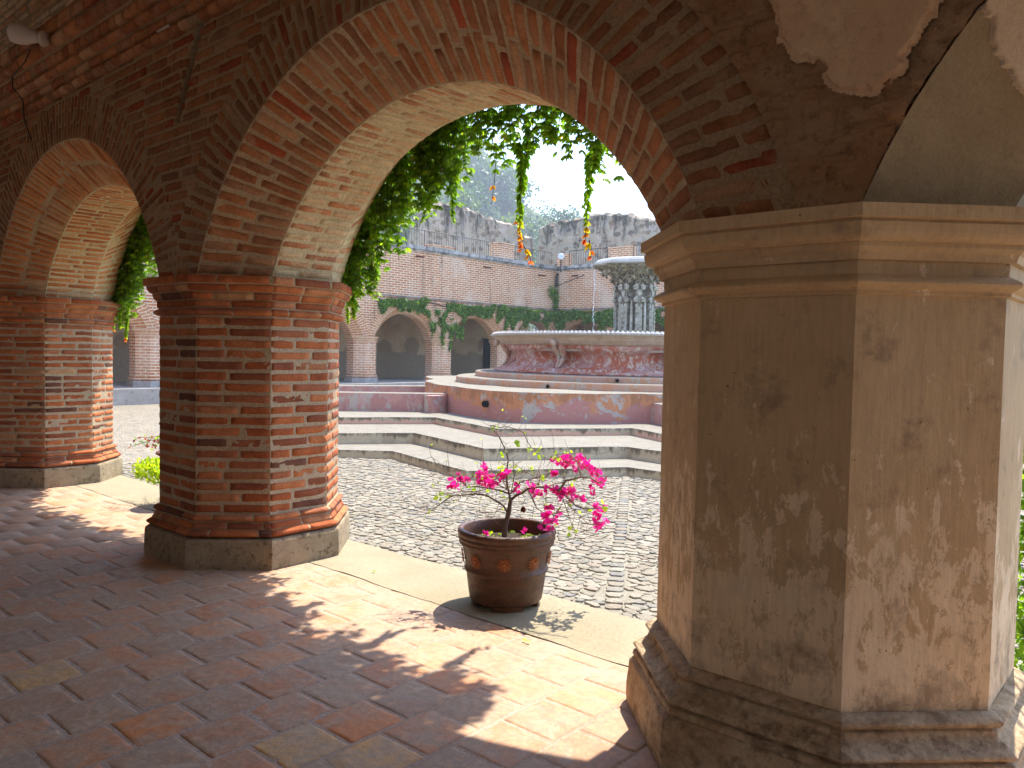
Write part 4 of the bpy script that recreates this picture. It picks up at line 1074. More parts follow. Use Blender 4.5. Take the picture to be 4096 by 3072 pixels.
for k in range(8):
    a = k*math.pi/4
    rd = np.array([math.cos(a), math.sin(a), 0.]); tg = np.array([-rd[1], rd[0], 0.])
    for zz, sc2 in ((3.46, 1.), (3.10, .85)):
        for s_ in (-1, 1):
            torus(mb, rd*.605+tg*s_*.115+np.array([0, 0, zz]), rd, .080*sc2, .026, 18, 10.5*s_, .85, 1.6)
    for j in range(7):
        zz = 2.12+j*.125
        for s_ in (-1, 1): torus(mb, rd*.590+tg*s_*.040+np.array([0, 0, zz]), rd, .040, .015, 9, 5.*s_, .3, .5)
    def PP(U, V): r_ = .572+.006*fbm(np.stack([U, V, 0*U+k], 1), 20, 2, 2); return np.stack([rd[0]*r_+tg[0]*U, rd[1]*r_+tg[1]*U, V], 1)
    mb.grid(PP, np.linspace(-.085, .085, 5), np.linspace(1.9, 2.98, 30))
    for e_ in (-.085, .085): mb.tube([rd*.57+tg*e_+np.array([0, 0, z_]) for z_ in (1.9, 2.4, 2.98)], .014, 5)
    # shell between volutes, drooping acanthus above
    for s_ in range(-2, 3): mb.tube([rd*.58+np.array([0, 0, 3.18]), rd*.615+tg*s_*.02+np.array([0, 0, 3.28]), rd*.60+tg*s_*.034+np.array([0, 0, 3.40])], [.008, .014, .006], 5)
    a2 = a+math.pi/8; rd2 = np.array([math.cos(a2), math.sin(a2), 0.])
    mb.tube([rd2*.50+np.array([0, 0, z_]) for z_ in (2.0, 2.5, 2.9, 3.1)], [.045, .05, .04, .03], 6)
mb.build('scroll_carvings', [M_carvedl], fo, True)
mb = MB()
def flr(r, z_, A):
    q = np.stack([np.cos(A)*r, np.sin(A)*r, z_], 1); k = np.clip((r-.45)/.6, 0, 1)
    return r+k*(.06*np.cos(8*A)+.10*(np.abs(np.sin(12*A+2.*fbm(q, 2, 3)))-.5)+.07*fbm(q, 7, 5, 4))
mb.lathe([(.50, 3.58), (.52, 3.66), (.56, 3.72), (.63, 3.78), (.71, 3.83), (.80, 3.88), (.90, 3.93), (.99, 3.97), (1.07, 4.01), (1.13, 4.05)], k=360, rfun=flr)
for k in range(16):          # curled leaf ends under the bowl
    a = k*math.pi/8+.1; c2, s2_ = math.cos(a), math.sin(a)
    for r_, z_, w_ in ((.66, 3.66, .05), (.92, 3.84, .045)):
        mb.tube([(c2*(r_-.12), s2_*(r_-.12), z_+.12), (c2*(r_-.02), s2_*(r_-.02), z_+.10), (c2*(r_+.06), s2_*(r_+.06), z_+.02), (c2*(r_+.03), s2_*(r_+.03), z_-.04), (c2*(r_-.02), s2_*(r_-.02), z_-.02)], [w_, w_*1.3, w_, w_*.7, w_*.4], 6)
mb.build('upper_basin_shell', [M_carved2], fo, True)
mb = MB(); mb.lathe([(1.10, 4.06), (1.20, 4.09), (1.22, 4.13), (1.14, 4.15), (1.15, 4.18), (1.08, 4.19), (1.08, 4.24), (1.02, 4.26), (.95, 4.2), (0, 4.15)], k=120, rfun=lambda r, z_, A: r*(1+.035*np.cos(8*A)))
mb.build('upper_basin_rim', [MATS['rim_stone']], fo, True)
M_water = simple('falling_water', (.85, .88, .9), .1, .6); M_water.node_tree.nodes['Principled BSDF'].inputs['Transmission Weight'].default_value = .5
mb = MB(); pw = at(594, 300, 1, FC[1]-.2)
for j in range(80):
    z_ = 4.03-j*.024; r_ = random.uniform(.006, .014); cx, cy = random.uniform(-.03, .03), random.uniform(-.03, .03)
    mb.lathe([(0, -r_*2.2), (r_, 0), (0, r_*2.2)], (cx, cy, z_), 5)
o = mb.build('water', [M_water]); o.location = (pw[0], pw[1], 0); tag(o, 'thin stream of drops falling from the upper basin of the fountain', None, None, 'structure')

# ------------------------------------------------------------------ leaves and climbers
def leaf_mat(name, stops, trans=.45, rough=.5):
    t = NT(name, rough, .35); o = t.obj(); c = t.ramp(t.rnd(), stops)
    c = t.mix(.35, c, t.ramp(t.noise(o, 14, 2), [(.35, .65), (.65, 1.3)]), 'MULTIPLY')
    t.put(t.b.inputs['Base Color'], c)
    tr = t.n('ShaderNodeBsdfTranslucent', {'Color': t.mix(1., c, (2.5, 2.3, .7), 'MULTIPLY')})
    mx = t.n('ShaderNodeMixShader', {0: trans, 1: t.b.outputs[0], 2: tr.outputs[0]})
    t.t.links.new(mx.outputs[0], t.t.nodes['Material Output'].inputs[0]); return t.m
M_vine = leaf_mat('vine_leaf', [(0, (.06, .13, .012)), (.4, (.12, .235, .018)), (.75, (.20, .34, .025)), (.86, (.30, .38, .03)), (.93, (.45, .22, .03)), (1, (.5, .10, .03))])
M_stem = simple('vine_stem', (.12, .07, .04), .8, .2)
LEAF = np.array([(0, 0, 0), (-.20, .30, .05), (-.16, .68, .03), (0, 1, -.06), (.16, .68, .03), (.20, .30, .05), (0, .5, -.02)])
LF = np.array([[0, 6, 2, 1], [6, 3, 2, 2], [0, 5, 4, 6], [6, 4, 3, 3]])
LFq = np.array([[0, 1, 2, 6], [0, 6, 4, 5]]); LFt = np.array([[6, 2, 3], [6, 3, 4]])
def leaves(mb, pos, dirs, size, rnd, up_hint=None, wid=1.):
    """pos (n,3), dirs (n,3) pointing of each leaf; folded pointed leaflets"""
    n = len(pos); dirs = dirs/np.linalg.norm(dirs, axis=1)[:, None]
    h_ = rng.normal(size=(n, 3)) if up_hint is None else up_hint+rng.normal(size=(n, 3))*.5
    x = np.cross(dirs, h_); x /= np.linalg.norm(x, axis=1)[:, None]+1e-9; zz = np.cross(x, dirs)
    size = np.broadcast_to(size, (n,))
    V = pos[:, None]+size[:, None, None]*(LEAF[None, :, 0:1]*wid*x[:, None]+LEAF[None, :, 1:2]*dirs[:, None]+LEAF[None, :, 2:3]*zz[:, None])
    b = np.arange(n)[:, None, None]*7
    r2 = np.repeat(rnd, 2)
    mb.add(V.reshape(-1, 3), (LFq[None]+b).reshape(-1, 4), 0, r2); 
    k = mb.n-7*n; F = (LFt[None]+b).reshape(-1, 3)+k; mb.f.append((F, 0, r2))
def palm(mb, P, hang, size, rnd, nl=5):
    """palmate leaves: nl leaflets fanned round each point"""
    n = len(P); az = rng.uniform(0, 2*math.pi, n)
    out = np.stack([np.cos(az), np.sin(az), 0*az], 1)
    sd_ = np.stack([-np.sin(az), np.cos(az), 0*az], 1)
    for j in range(nl):
        f_ = (j-(nl-1)/2)*.62
        d = out*math.cos(f_)*.75+sd_*math.sin(f_)+np.array([0, 0, -hang])*(.55+.2*rng.random((n, 1)))
        leaves(mb, P+out*.012, d, size*(1-.12*abs(j-(nl-1)/2))*rng.uniform(.8, 1.15, n), np.clip(rnd+rng.normal(0, .04, n), 0, 1), out*.8+np.array([0, 0, .6]), 1.)
def strand(P0, length, sway, seed, drift=(0, 0)):
    r = np.random.default_rng(seed); n = max(4, int(length/.05)); t = np.linspace(0, 1, n)
    ph = r.uniform(0, 6, 2); x = P0[0]+sway*np.sin(t*3+ph[0])*t+drift[0]*t; y = P0[1]+sway*.7*np.sin(t*2.5+ph[1])*t+drift[1]*t
    return np.stack([x, y, P0[2]-length*t], 1)
def climber(name, label, cxk, curtain, tails, dens, seed):
    """vine rooted on the courtyard face above an arch: a curtain over the arch edge plus long tails"""
    global rng; rng = np.random.default_rng(seed); random.seed(seed)
    o = thing(name, label, 'vine', (0, 0, 0), 'climbers hanging over the near arches'); st = MB(); fo_ = MB()
    cv = np.array(curtain)          # px, py of the lower outline of the curtain
    W = np.array([at(a, b, 1, 4.0) for a, b in cv])
    n = int((W[-1, 0]-W[0, 0])*dens)
    for i in range(n):
        x = random.uniform(W[0, 0], W[-1, 0]); y = random.uniform(YD+.02, YD+.24)
        zb_ = np.interp(x, W[:, 0], W[:, 2]); dx = abs(x-cxk)
        zt_ = (CZ+math.sqrt(max(2.30**2-dx*dx, 0.)) if dx < 2.2 else ZC+.4)+random.uniform(0, .15)
        ln = (zt_-zb_)*random.choice([1, .95, .9, .8, .7, .55, .45])
        ln = max(ln, .12)
        s_ = strand((x, y, zt_), ln, .05, seed*1000+i)
        st.tube(s_[::3] if len(s_) > 6 else s_, .0022, 3, cap=False)
        m_ = max(3, int(ln/.042)); idx = rng.uniform(0, len(s_)-1, m_); P = np.stack([np.interp(idx, np.arange(len(s_)), s_[:, k]) for k in range(3)], 1)
        palm(fo_, P+rng.normal(0, .018, P.shape), 1., .060, np.clip(rng.beta(1.5, 1.5, m_)*.87, 0, .87))
    fo_.build('foliage', [M_vine], o, False); st.build('stems', [M_stem], o)
    for j, (px0, py0, px1, py1, fat, yel) in enumerate(tails):
        yy = 4.0+.04*(j % 3); a = at(px0, py0, 1, yy); b = at(px1, py1, 1, yy); ln = a[2]-b[2]
        s_ = strand(a, ln, .02, seed*77+j, (b[0]-a[0], 0)); tl = MB()
        tl.tube(s_, np.linspace(.005, .002, len(s_)), 4, 1, cap=False)
        m_ = max(3, int(ln/.024*fat)); t_ = np.clip((np.arange(m_)+rng.uniform(.1, .9, m_))/m_, 0, 1); idx = t_*(len(s_)-1)
        P = np.stack([np.interp(idx, np.arange(len(s_)), s_[:, k]) for k in range(3)], 1)
        rn = np.clip(.35+.35*t_+rng.normal(0, .08, m_), 0, .84); rn = np.where(t_ > yel, .86+.14*(t_-yel)/max(1-yel, .01), rn)
        size = .076*(1-.55*t_)
        az = rng.uniform(0, 6.28, m_)
        for q in range(5):
            f_ = (q-2)*.6; out = np.stack([np.cos(az+f_), np.sin(az+f_)*.8, -1.0+0*az-.3*rng.random(m_)], 1)
            leaves(tl, P, out, size*rng.uniform(.75, 1.1, m_), np.clip(rn+rng.normal(0, .02, m_), 0, 1), np.array([0, -1., .3]))
        tl.build('hanging_strand', [M_vine, M_stem], o)
    return o
cx0 = AX-SP*.5
climber('climbing_vine', 'green creeper hanging along the wide middle arch with long tails tipped orange', cx0,
        [(338, 285), (345, 300), (352, 318), (360, 300), (372, 285), (385, 268), (395, 245), (402, 222), (412, 218), (425, 205), (436, 214), (446, 208), (455, 178), (470, 168), (485, 150), (500, 168), (512, 150), (520, 160), (535, 152), (548, 142), (560, 150), (575, 152), (590, 168), (602, 172), (612, 160), (640, 190)],
        [(520, 140, 523, 250, 1.3, .72), (528, 135, 519, 222, 1.1, .95), (590, 150, 589, 243, 1.25, .76), (600, 140, 583, 205, .9, 1.), (497, 145, 492, 205, .25, .5), (455, 165, 451, 222, 1.2, .97), (432, 190, 420, 222, 1.1, .97), (350, 260, 357, 318, 2., .98), (346, 250, 350, 322, 1.6, .98), (568, 120, 566, 158, 1., 1.), (523, 245, 532, 262, .35, 0.), (589, 240, 594, 258, .35, 0.)], 125, 5)
climber('climbing_vine', 'green creeper hanging in the narrow left arch beside the brick pillar, its unseen right part added for shade', cx0-SP,
        [(112, 300), (116, 318), (124, 325), (130, 312), (138, 305), (146, 290), (152, 262), (157, 255), (170, 243), (200, 232), (225, 226), (262, 235), (290, 262)],  # right end hangs unseen behind the arch, added to shade the floor
        [(120, 290, 120, 328, 2.2, .98), (127, 290, 126, 341, 2.4, .9), (113, 300, 115, 330, 1.6, .98)], 150, 6)
# climber on the next arch to the right, glimpsed past the plastered pillar
def bush_mass(mb, pts, size, r0=.2, r1=.7):
    n = len(pts); leaves(mb, pts, rng.normal(size=(n, 3))+np.array([0, 0, -.5]), size*rng.uniform(.6, 1.2, n), rng.uniform(r0, r1, n))
rng = np.random.default_rng(8)
vr = thing('climbing_vine', 'creeper glimpsed at the right edge past the plastered pillar', 'vine', (0, 0, 0), 'climbers hanging over the near arches')
mb = MB(); c_ = np.array([-.42, 4.62, .9]); n = 6500
P = c_+rng.normal(size=(n, 3))*np.array([.16, .20, .70]); P = P[(P[:, 2] > -.4)]; P[:, 1] = np.maximum(P[:, 1], YD+.1)
bush_mass(mb, P, .07, .1, .85); mb.build('foliage', [M_vine], vr)
mb = MB()
for k in range(8):
    a = np.array([-.4+random.uniform(-.1, .1), 4.6, GZ]); mb.tube([a, a+np.array([random.uniform(-.1, .1), 0, 1.2]), a+np.array([random.uniform(-.2, .2), 0, 3.])], [.012, .009, .004], 5)
mb.build('stems', [M_stem], vr)

# creeper along the string course of the far wings: leafy masses hanging over the wall
M_ivy = leaf_mat('ivy_leaf', [(0, (.05, .11, .018)), (.4, (.09, .18, .03)), (.8, (.15, .26, .045)), (1, (.22, .34, .06))], .35)
def ivy(label, along, outline, dens, seed, size=.13, z_hi=4.25):
    global rng; rng = np.random.default_rng(seed)
    o = thing('wall_creeper', label, 'creeper', (0, 0, 0), 'creepers on the far wings'); mb = MB(); st = MB()
    ol = np.array(outline)      # s, z_top, z_bottom
    s0, s1 = ol[0, 0], ol[-1, 0]; n = int(abs(s1-s0)*dens); s = rng.uniform(min(s0, s1), max(s0, s1), n)
    order = np.argsort(ol[:, 0]); zt_ = np.interp(s, ol[order, 0], ol[order, 1]); zb_ = np.interp(s, ol[order, 0], ol[order, 2])
    q = np.stack([s, s*0, s*0], 1); zb_ = zb_-(zt_-zb_)*(.9*np.clip(fbm(q, 3.0, seed, 4)-.05, 0, 1)*2-.30); zt_ = zt_+.14*fbm(q, 1.6, seed+3, 3)
    f_ = rng.beta(1.0, 1.25, n); z_ = zt_+(zb_-zt_)*f_
    thick = .10+.22*np.clip(fbm(np.stack([s, z_, 0*s], 1), 1.8, seed+5, 3)+.5, 0, 1)*(1-f_*.6)
    gap = fbm(np.stack([s, z_*1.0, 0*s+5], 1), 1.6, seed+9, 3) > .30
    off = rng.uniform(.02, 1, n)*thick; P = along(s, off, z_)[~gap]
    m_ = len(P); d = rng.normal(size=(m_, 3))*.6+along(1+0*P[:, 0], 1+0*P[:, 0], 0*P[:, 0])*0+np.array([0, 0, -1.]); leaves(mb, P, d, size*rng.uniform(.6, 1.2, m_), rng.uniform(0, 1, m_), None, 1.8)
    mb.build('foliage', [M_ivy], o)
    ss = np.linspace(min(s0, s1), max(s0, s1), 60); zz_ = np.interp(ss, ol[order, 0], ol[order, 1])-.1
    st.tube(along(ss, 0*ss+.04, zz_+.05*np.sin(ss*2)), .03, 5); st.build('stems', [M_stem], o)
L = lambda s, off, z_: np.stack([XF+off, s, z_], 1)
def yo(px, py): p = at(px, py, 0, XF+.1); return p[1], p[2]
def mk_out(lst):
    r = []
    for px, pt, pb in lst:
        a = yo(px, pt); b = yo(px, pb); r.append((a[0], a[1], b[1]))
    return r
ivy('thick green creeper on the left wing with long tails down to its pillars', L,
    mk_out([(380, 297, 301), (383, 299, 316), (389, 298, 314), (393, 299, 304), (410, 300, 307), (418, 301, 305), (420, 300, 312), (424, 298, 318), (430, 301, 322), (438, 303, 331), (445, 305, 339), (449, 304, 343), (454, 303, 332), (462, 305, 334), (468, 306, 318), (476, 307, 316), (484, 306, 322), (492, 306, 323), (500, 303, 322), (508, 306, 328), (514, 308, 328), (524, 309, 322), (535, 309, 325), (548, 311, 326), (556, 312, 322)]), 2100, 3)
def xo(px, py): p = at(px, py, 1, YF-.1); return p[0], p[2]
def mk_out2(lst):
    r = []
    for px, pt, pb in lst:
        a = xo(px, pt); b = xo(px, pb); r.append((a[0], a[1], b[1]))
    return r
ivy('thick green creeper along the facing wing behind the fountain column', lambda s, off, z_: np.stack([s, YF-off, z_], 1),
    mk_out2([(556, 309, 326), (562, 310, 328), (568, 311, 322), (580, 310, 319), (592, 311, 324), (600, 311, 328), (612, 310, 333), (630, 310, 334), (650, 309, 328), (670, 309, 322), (700, 309, 324), (740, 309, 320)]), 2100, 4)
rng = np.random.default_rng(41)
iv = thing('wall_creeper', 'single upright creeper stem climbing the brick at the inner corner', 'creeper', (0, 0, 0), 'creepers on the far wings'); mb = MB()
s_ = np.array([at(555, 312, 0, XF+.1), at(557, 300, 0, XF+.1), at(556, 295, 0, XF+.1), at(551, 291, 0, XF+.1)])
tt = rng.uniform(0, 3, 700); P = np.stack([np.interp(tt, range(4), s_[:, k]) for k in range(3)], 1)+rng.normal(0, .13, (700, 3))*np.array([.4, 1, 1]); P[:, 0] = np.maximum(P[:, 0], XF+.03)
leaves(mb, P, rng.normal(size=(700, 3)), .13*rng.uniform(.6, 1.2, 700), rng.uniform(0, 1, 700), None, 1.8); mb.build('foliage', [M_ivy], iv)
mb = MB(); mb.tube(s_, .03, 5); mb.build('stems', [M_stem], iv)

# ------------------------------------------------------------------ potted bougainvillea
def pot_mat():
    t = NT('glazed_clay', .45, .5); o = t.obj()
    n1 = t.noise(t.map(o, (1, 1, 3)), 9, 6, .7, .3); n2 = t.noise(t.map(o, (1, 1, 4)), 60, 4, .7); n3 = t.noise(o, 25, 5, .75)
    c = t.mix(t.ramp(n1, [(.35, 0.), (.65, 1.)]), (.042, .019, .010), (.105, .040, .016))
    c = t.mix(t.ramp(n2, [(.56, 0.), (.68, .7)]), c, (.26, .085, .025))
    c = t.mix(t.ramp(n3, [(.68, 0.), (.72, .5)]), c, (.26, .18, .13))
    return t.out(c, t.bump(n2, .4, .004), t.ramp(n3, [(.3, .35), (.7, .7)]))
M_pot = pot_mat(); M_rosette = simple('raised_clay', (.40, .13, .035), .6, .4, .6, 60, .4)
M_inner = simple('bare_clay', (.30, .17, .13), .8, .2, .5, 10)
M_soil = simple('soil', (.05, .038, .028), .95, .1, .6, 40, .6)
pc = np.array([-3.165, 3.595]); PH = .465
pt = thing('clay_pot', 'round brown glazed clay pot with raised rosettes, standing on the kerb', 'pot', (pc[0], pc[1], .006))
mb = MB(); mb.lathe([(.0, .03), (.216, .03), (.224, .04), (.236, .12), (.246, .20), (.256, .210), (.260, .220), (.256, .230), (.250, .236), (.259, .29), (.270, .345), (.277, .372)], k=72)
mb.build('body', [M_pot], pt, True)
mb = MB(); mb.lathe([(.274, .368), (.290, .374), (.294, .384), (.289, .394), (.291, .400), (.299, .406), (.299, .416), (.293, .422), (.300, .430), (.304, .445), (.300, .462), (.290, .467), (.272, .466), (.266, .455), (.262, .40), (.255, .33)], k=72)
mb.build('rim', [M_pot], pt, True)
mb = MB(); mb.lathe([(.2695, .456), (.258, .33), (.10, .33)], k=60); mb.build('inner_wall', [M_inner], pt, True)
mb = MB(); mb.lathe([(.262, .375), (.2, .383), (.12, .38), (0, .388)], k=40, rfun=lambda r, z_, A: r*(1+.0*A)); mb.build('soil', [M_soil], pt, True)
for k in range(4):
    a0_, a1_ = k*math.pi/2+.35, k*math.pi/2+1.25; mb = MB()
    mb.lathe([(.208, .0), (.214, .045), (.15, .045), (.15, .0), (.208, .0)], k=8, a0=a0_, a1=a1_)
    for aa_ in (a0_, a1_):
        c2, s2_ = math.cos(aa_), math.sin(aa_); mb.add([(.208*c2, .208*s2_, 0), (.214*c2, .214*s2_, .045), (.15*c2, .15*s2_, .045), (.15*c2, .15*s2_, 0)], [[0, 1, 2, 3]])
    mb.build('foot', [M_pot], pt)
va = math.atan2(-pc[1], -pc[0])          # direction from pot to camera
for k in range(9):
    a = va+R(-3)+(k-4)*R(40); rr_ = .264
    c_ = np.array([rr_*math.cos(a), rr_*math.sin(a), .300]); n_ = np.array([math.cos(a), math.sin(a), -.12]); n_ /= np.linalg.norm(n_)
    e1 = np.array([-math.sin(a), math.cos(a), 0]); e2 = np.cross(n_, e1); mb = MB()
    for j in range(14):
        b = 2*math.pi*j/14; d = math.cos(b)*e1+math.sin(b)*e2
        def bend(p): # keep on the round wall
            off = (p-c_)@e1; return p-n_*(off**2/(2*.27))
        mb.tube([bend(c_+d*.012)+n_*.006, bend(c_+d*.03)+n_*.008, bend(c_+d*.044)+n_*.006], [.0022, .0042, .0022], 5)
    mb.tube([c_+n_*.0, c_+n_*.012], [.011, .008], 8)
    mb.build('rosette', [M_rosette], pt, True)
# plant
def bp_(x, y, dep=0.):
    """point of the crop used to measure the plant -> world, at the pot's depth plus dep along the view"""
    px, py = (1650+x/1.843)/4, (1650+y/1.843)/4
    vd = fw.copy(); base = np.array([pc[0], pc[1], .4]); dist = (base-np.array([0, 0, EYE]))@fw+dep
    dr = fw+rt*(px-512)/F_PX-up*(py-384)/F_PX
    return np.array([0, 0, EYE])+dr*dist
M_bark = simple('grey_bark', (.20, .155, .125), .85, .2, .6, 30, .5)
M_twig = simple('thin_twig', (.16, .10, .075), .8, .2)
M_bract = leaf_mat('magenta_bract', [(0, (.62, .012, .20)), (.5, (.78, .02, .30)), (1, (.85, .05, .38))], .35)
M_bract.node_tree.nodes['Principled BSDF'].inputs['Roughness'].default_value = .6
for nd in M_bract.node_tree.nodes:
    if nd.type == 'MIX' and nd.blend_type == 'MULTIPLY' and abs(nd.inputs[7].default_value[0]-2.5) < .01: nd.inputs[7].default_value = (1.2, .8, 1.2, 1)
M_lime = leaf_mat('young_leaf', [(0, (.14, .24, .03)), (.6, (.24, .36, .05)), (1, (.34, .44, .08))], .5)
bo = thing('bougainvillea', 'leggy bougainvillea with magenta blooms growing in the round clay pot', 'shrub', (0, 0, 0))
random.seed(12); rng = np.random.default_rng(12)
base = np.array([pc[0]-.0, pc[1]-.0, .38])
tr = [base, bp_(680, 850), bp_(695, 790), bp_(710, 740), bp_(722, 650)]
tr[0] = np.array([tr[1][0], tr[1][1], .375])
mb = MB(); mb.tube(tr, [.019, .016, .015, .014, .012], 8); mb.build('trunk', [M_bark], bo, True)
main = [  # (points, depth start, depth end, r0, r1)
    ([(722, 650), (760, 615), (800, 588), (850, 565), (900, 552), (990, 545), (1060, 575), (1130, 620), (1210, 690), (1290, 710), (1400, 700)], 0, -.15, .010, .003),
    ([(1075, 580), (1100, 545), (1130, 510), (1180, 485), (1240, 474), (1310, 485), (1370, 515), (1410, 520)], -.12, -.25, .008, .003),
    ([(705, 745), (670, 690), (620, 645), (540, 612), (460, 603), (380, 605), (300, 612), (240, 640), (190, 690), (150, 718), (90, 712), (40, 698)], 0, -.1, .007, .0015),
    ([(722, 655), (715, 600), (705, 540), (700, 470), (693, 410), (690, 350), (685, 290), (665, 230), (625, 170), (590, 120), (565, 90)], 0, .1, .008, .002),
    ([(715, 600), (640, 570), (560, 552), (470, 545), (400, 540), (340, 500), (290, 460), (240, 435), (190, 385), (150, 335), (128, 315)], 0, .12, .006, .0015),
    ([(575, 95), (640, 108), (700, 112), (760, 122), (810, 155), (850, 205), (880, 260), (930, 305), (1000, 345), (1060, 350), (1130, 345)], .1, .0, .003, .0015),
    ([(724, 600), (735, 540), (745, 470), (742, 400), (742, 345)], 0, .05, .004, .0015), ([(720, 600), (680, 520), (640, 440), (660, 390), (735, 350)], 0, -.08, .003, .0012),
    ([(715, 570), (600, 520), (520, 490), (440, 480), (400, 500)], 0, .05, .004, .001), ([(705, 520), (640, 490), (560, 500), (480, 470)], 0, -.05, .003, .001),
    ([(730, 590), (800, 520), (900, 490), (980, 460), (1040, 435)], 0, .1, .005, .001), ([(880, 555), (940, 520), (940, 460), (920, 395)], 0, .1, .004, .001),
    ([(850, 570), (880, 650), (920, 710), (1000, 750), (1080, 730), (1180, 710), (1290, 715)], 0, .1, .004, .0015), ([(990, 545), (1050, 590), (1110, 640), (1090, 700), (1040, 770), (1010, 830)], 0, -.1, .004, .001),
    ([(1110, 640), (1140, 720), (1160, 800), (1190, 860), (1240, 905)], 0, 0, .003, .001), ([(1130, 650), (1180, 720), (1240, 780), (1300, 820), (1370, 835)], 0, -.1, .003, .001),
    ([(1150, 650), (1210, 640), (1260, 650), (1310, 640)], 0, .05, .003, .001), ([(1240, 475), (1230, 430), (1215, 370), (1170, 320), (1100, 340), (1030, 280)], -.2, -.1, .004, .001),
    ([(705, 745), (640, 735), (560, 735), (500, 740), (465, 745)], 0, .1, .003, .001), ([(680, 640), (640, 660), (610, 720), (605, 780)], 0, .05, .002, .001),
    ([(560, 560), (480, 580), (380, 575), (290, 600), (200, 590)], 0, -.1, .003, .001), ([(800, 590), (820, 640), (815, 680)], 0, 0, .002, .001), ([(1000, 545), (1080, 520), (1180, 560), (1220, 620)], 0, .1, .003, .001),
    ([(940, 600), (980, 650), (975, 690)], 0, 0, .002, .001), ([(680, 480), (600, 440), (560, 410), (520, 400)], 0, .05, .002, .001), ([(390, 545), (340, 440), (290, 430), (265, 405)], 0, 0, .002, .001),
    ([(1130, 345), (1200, 350), (1280, 400), (1350, 450)], -.1, -.2, .003, .001), ([(1030, 440), (970, 480), (900, 470), (860, 440), (800, 440)], 0, .1, .002, .001),
]
tips = []
for pts, d0, d1, r0, r1 in main:
    n = len(pts); W = np.array([bp_(x, y, d0+(d1-d0)*i/(n-1)) for i, (x, y) in enumerate(pts)])
    W[1:] += rng.normal(0, .004, W[1:].shape)
    mb = MB(); mb.tube(W, np.linspace(r0, r1, n), 6)
    for i in range(1, n-1):       # thorny side twigs
        for _ in range(3 if r0 > .003 else 2):
            d = rng.normal(size=3)*.065+np.array([0, 0, .01]); p0 = W[i]+(W[i+1]-W[i])*random.random(); e = p0+d*random.uniform(.5, 1.6)
            mb.tube([p0, (p0+e)/2+rng.normal(0, .008, 3), e], [.0016, .0012, .0007], 4, cap=False); tips.append(e)
    mb.build('branch', [M_bark if r0 > .005 else M_twig], bo, True)
fl_pts = [(290, 540, 4), (380, 500, 4), (345, 490, 2), (530, 460, 4), (540, 505, 5), (570, 530, 3), (495, 480, 2), (525, 402, 2), (640, 470, 3), (665, 480, 2), (700, 445, 2), (900, 575, 4), (880, 540, 2), (915, 600, 3), (778, 576, 2),
          (1080, 375, 4), (1130, 360, 5), (1165, 375, 3), (1110, 340, 3), (1235, 350, 4), (1245, 385, 4), (1300, 370, 3), (1295, 405, 4), (1330, 440, 4), (1370, 455, 4), (1365, 500, 5), (1385, 530, 3), (1035, 435, 2), (1030, 560, 3), (1085, 590, 5), (1095, 615, 3), (1160, 590, 4), (1185, 610, 4), (1215, 645, 3), (1312, 612, 1), (1365, 690, 3), (1385, 715, 4), (1375, 800, 4), (1375, 830, 4), (1015, 705, 3), (1040, 730, 3), (985, 765, 3), (1000, 795, 2), (975, 835, 3), (1010, 850, 3), (1050, 820, 1)]
for x, y, k in fl_pts:
    mb = MB(); c_ = bp_(x, y, random.uniform(-.15, .1))
    for j in range(k+1):
        p = c_+rng.normal(0, .017, 3); ax_ = rng.normal(size=3)+np.array([.2, -.4, .2]); ax_ /= np.linalg.norm(ax_)
        e1 = np.cross(ax_, [0, 0, 1.]); e1 /= np.linalg.norm(e1)+1e-6; e2 = np.cross(ax_, e1)
        d = np.array([math.cos(b)*e1+math.sin(b)*e2+ax_*.9 for b in (0, 2.1, 4.2)])
        leaves(mb, np.repeat(p[None], 3, 0), d, .034*rng.uniform(.75, 1.2, 3), rng.uniform(0, 1, 3), -ax_[None]*1.5, 2.1)
    mb.build('blossom_cluster', [M_bract], bo)
mb = MB(); lp = [(185, 635), (240, 610), (260, 620), (195, 595), (620, 440), (615, 140), (775, 230), (880, 255), (885, 285), (925, 305), (1020, 330), (1040, 335), (1120, 310), (1160, 320), (740, 420), (770, 440), (800, 440), (870, 400), (965, 500), (675, 275), (1180, 550), (1170, 570), (1250, 740), (1165, 855), (1175, 860), (1305, 705), (1420, 690), (1215, 490), (660, 400), (540, 600), (690, 610), (720, 545), (520, 510), (475, 465), (430, 570), (1000, 700), (1125, 700), (1050, 825), (540, 480), (700, 470)]
for x, y in lp:
    c_ = bp_(x, y, random.uniform(-.1, .1))
    for _ in range(3): leaves(mb, (c_+rng.normal(0, .014, 3))[None], rng.normal(size=(1, 3))+np.array([[0, 0, .1]]), np.array([random.uniform(.022, .042)]), rng.uniform(0, 1, 1), None, 1.9)
e = np.array(tips); e = e[rng.random(len(e)) < .35]; leaves(mb, e, rng.normal(size=e.shape), .018, rng.uniform(0, 1, len(e)), None, 1.6)
mb.build('leaves', [M_lime], bo)
mb = MB(); c_ = bp_(812, 690); leaves(mb, np.repeat(c_[None], 3, 0), np.array([[.1, 0, -1.], [-.25, 0, -1], [.2, .1, -.9]]), .045, np.full(3, .99), None, 1.7); mb.build('dead_leaves', [simple('dead_leaf', (.22, .06, .03), .7)], bo)
